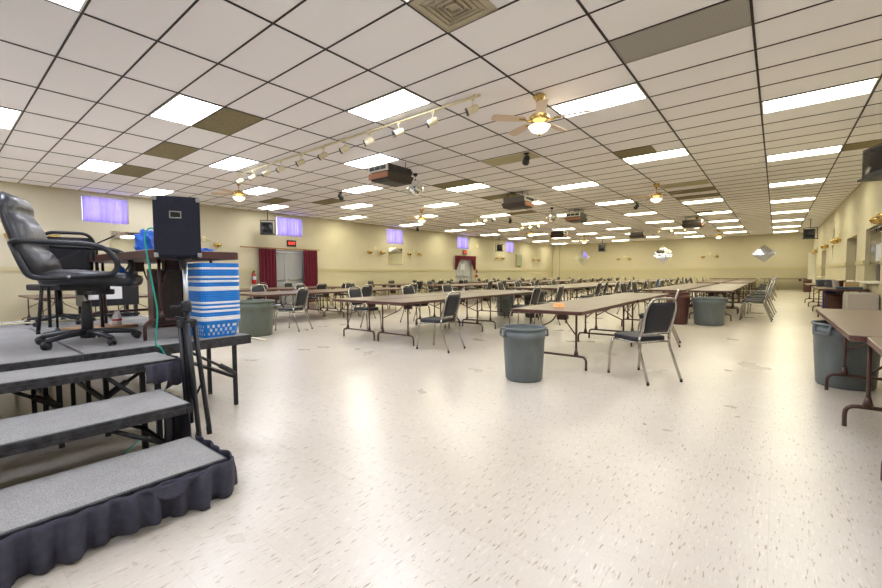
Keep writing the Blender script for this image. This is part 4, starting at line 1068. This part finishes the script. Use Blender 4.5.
b = NB(); lathe(b, [(.032, .94), (.034, .96), (.034, 1.0), (.026, 1.02)], 14); tube(b, [(0, 0, .98), (-.01, -.075, .98)], .009, 8); lathe(b, [(.018, -.01), (.018, .01)], 10, (-.01, -.08, .98)); obj('height_clamp', b, M['bplastic'], t)
b = NB(); bx(b, -.045, .045, -.055, .055, .83, .885, .01); tube(b, [(0, 0, .90), (.05, -.07, .90)], .009, 8); lathe(b, [(.016, .89), (.016, .915)], 8, (.05, -.075, 0)); obj('leg_collar', b, M['bplastic'], t)
for k, (a, r_) in enumerate(((-2.2, .065), (-.3, .07), (1.5, .075))):
    b = NB(); c_, s_ = math.cos(a), math.sin(a); tube(b, [(.04*c_, .045*s_, .86), (r_*c_, r_*s_+.05, .03)], .018, 8); lg = obj('leg', b, M['bplastic'], t)
    b = NB(); tube(b, [(r_*c_, r_*s_+.05, .0), (r_*c_, r_*s_+.045, .06)], .019, 8); obj('rubber_foot', b, M['rubber'], lg)
    b = NB(); tube(b, [(.015*c_, .015*s_+.02, .3), (r_*c_*.72, r_*s_*.72+.03, .4)], .008, 6); obj('brace', b, M['bmetal'], lg)
# teal cable
def cable(name, pts, r, m_, lab, cat='cable'):
    P = [Vector(p) for p in pts]; out = []
    for i in range(len(P)-1):
        a, c, d, e = P[max(0, i-1)], P[i], P[i+1], P[min(len(P)-1, i+2)]
        for q in range(6):
            u = q/6; out.append(.5*((2*c)+(d-a)*u+(2*a-5*c+4*d-e)*u*u+(-a+3*c-3*d+e)*u**3))
    out.append(P[-1]); b = NB(); tube(b, out, r, 8); return tag(obj(name, b, m_), lab, cat)
cable('teal_cable', [(-3.42, 1.06, 1.47), (-3.42, 1.03, 1.53), (-3.43, .995, 1.53), (-3.45, .98, 1.45), (-3.50, 1.02, 1.2), (-3.6, 1.08, .95), (-3.70, 1.10, .78), (-3.76, 1.11, .67), (-3.805, 1.155, .63), (-3.81, 1.19, .55), (-3.7, 1.2, .40), (-3.7, 1.05, .2), (-3.62, .95, .02), (-3.4, .8, .008), (-3.1, .65, .008), (-3.05, .45, .008), (-3.3, .3, .008)], .006, M['teal'], 'teal cable dropping from the loudspeaker over the stage edge')
for k in range(5):
    rnd = random.Random(k); x0 = -7.0+.09*k
    cable('black_cable', [(x0+rnd.uniform(-.05, .05), -1+.35*q, DZ+.012+.004*k) for q in range(8)], .011, M['bplastic'] if k % 2 else M['ivory'],
          ('black' if k % 2 else 'pale')+' cable trailing along the back of the stage floor, '+ORD[k]+' from the rear', 'cable')
tub(-6.2, -.9, DZ, .001, .002, M['white'], 'x') if False else None
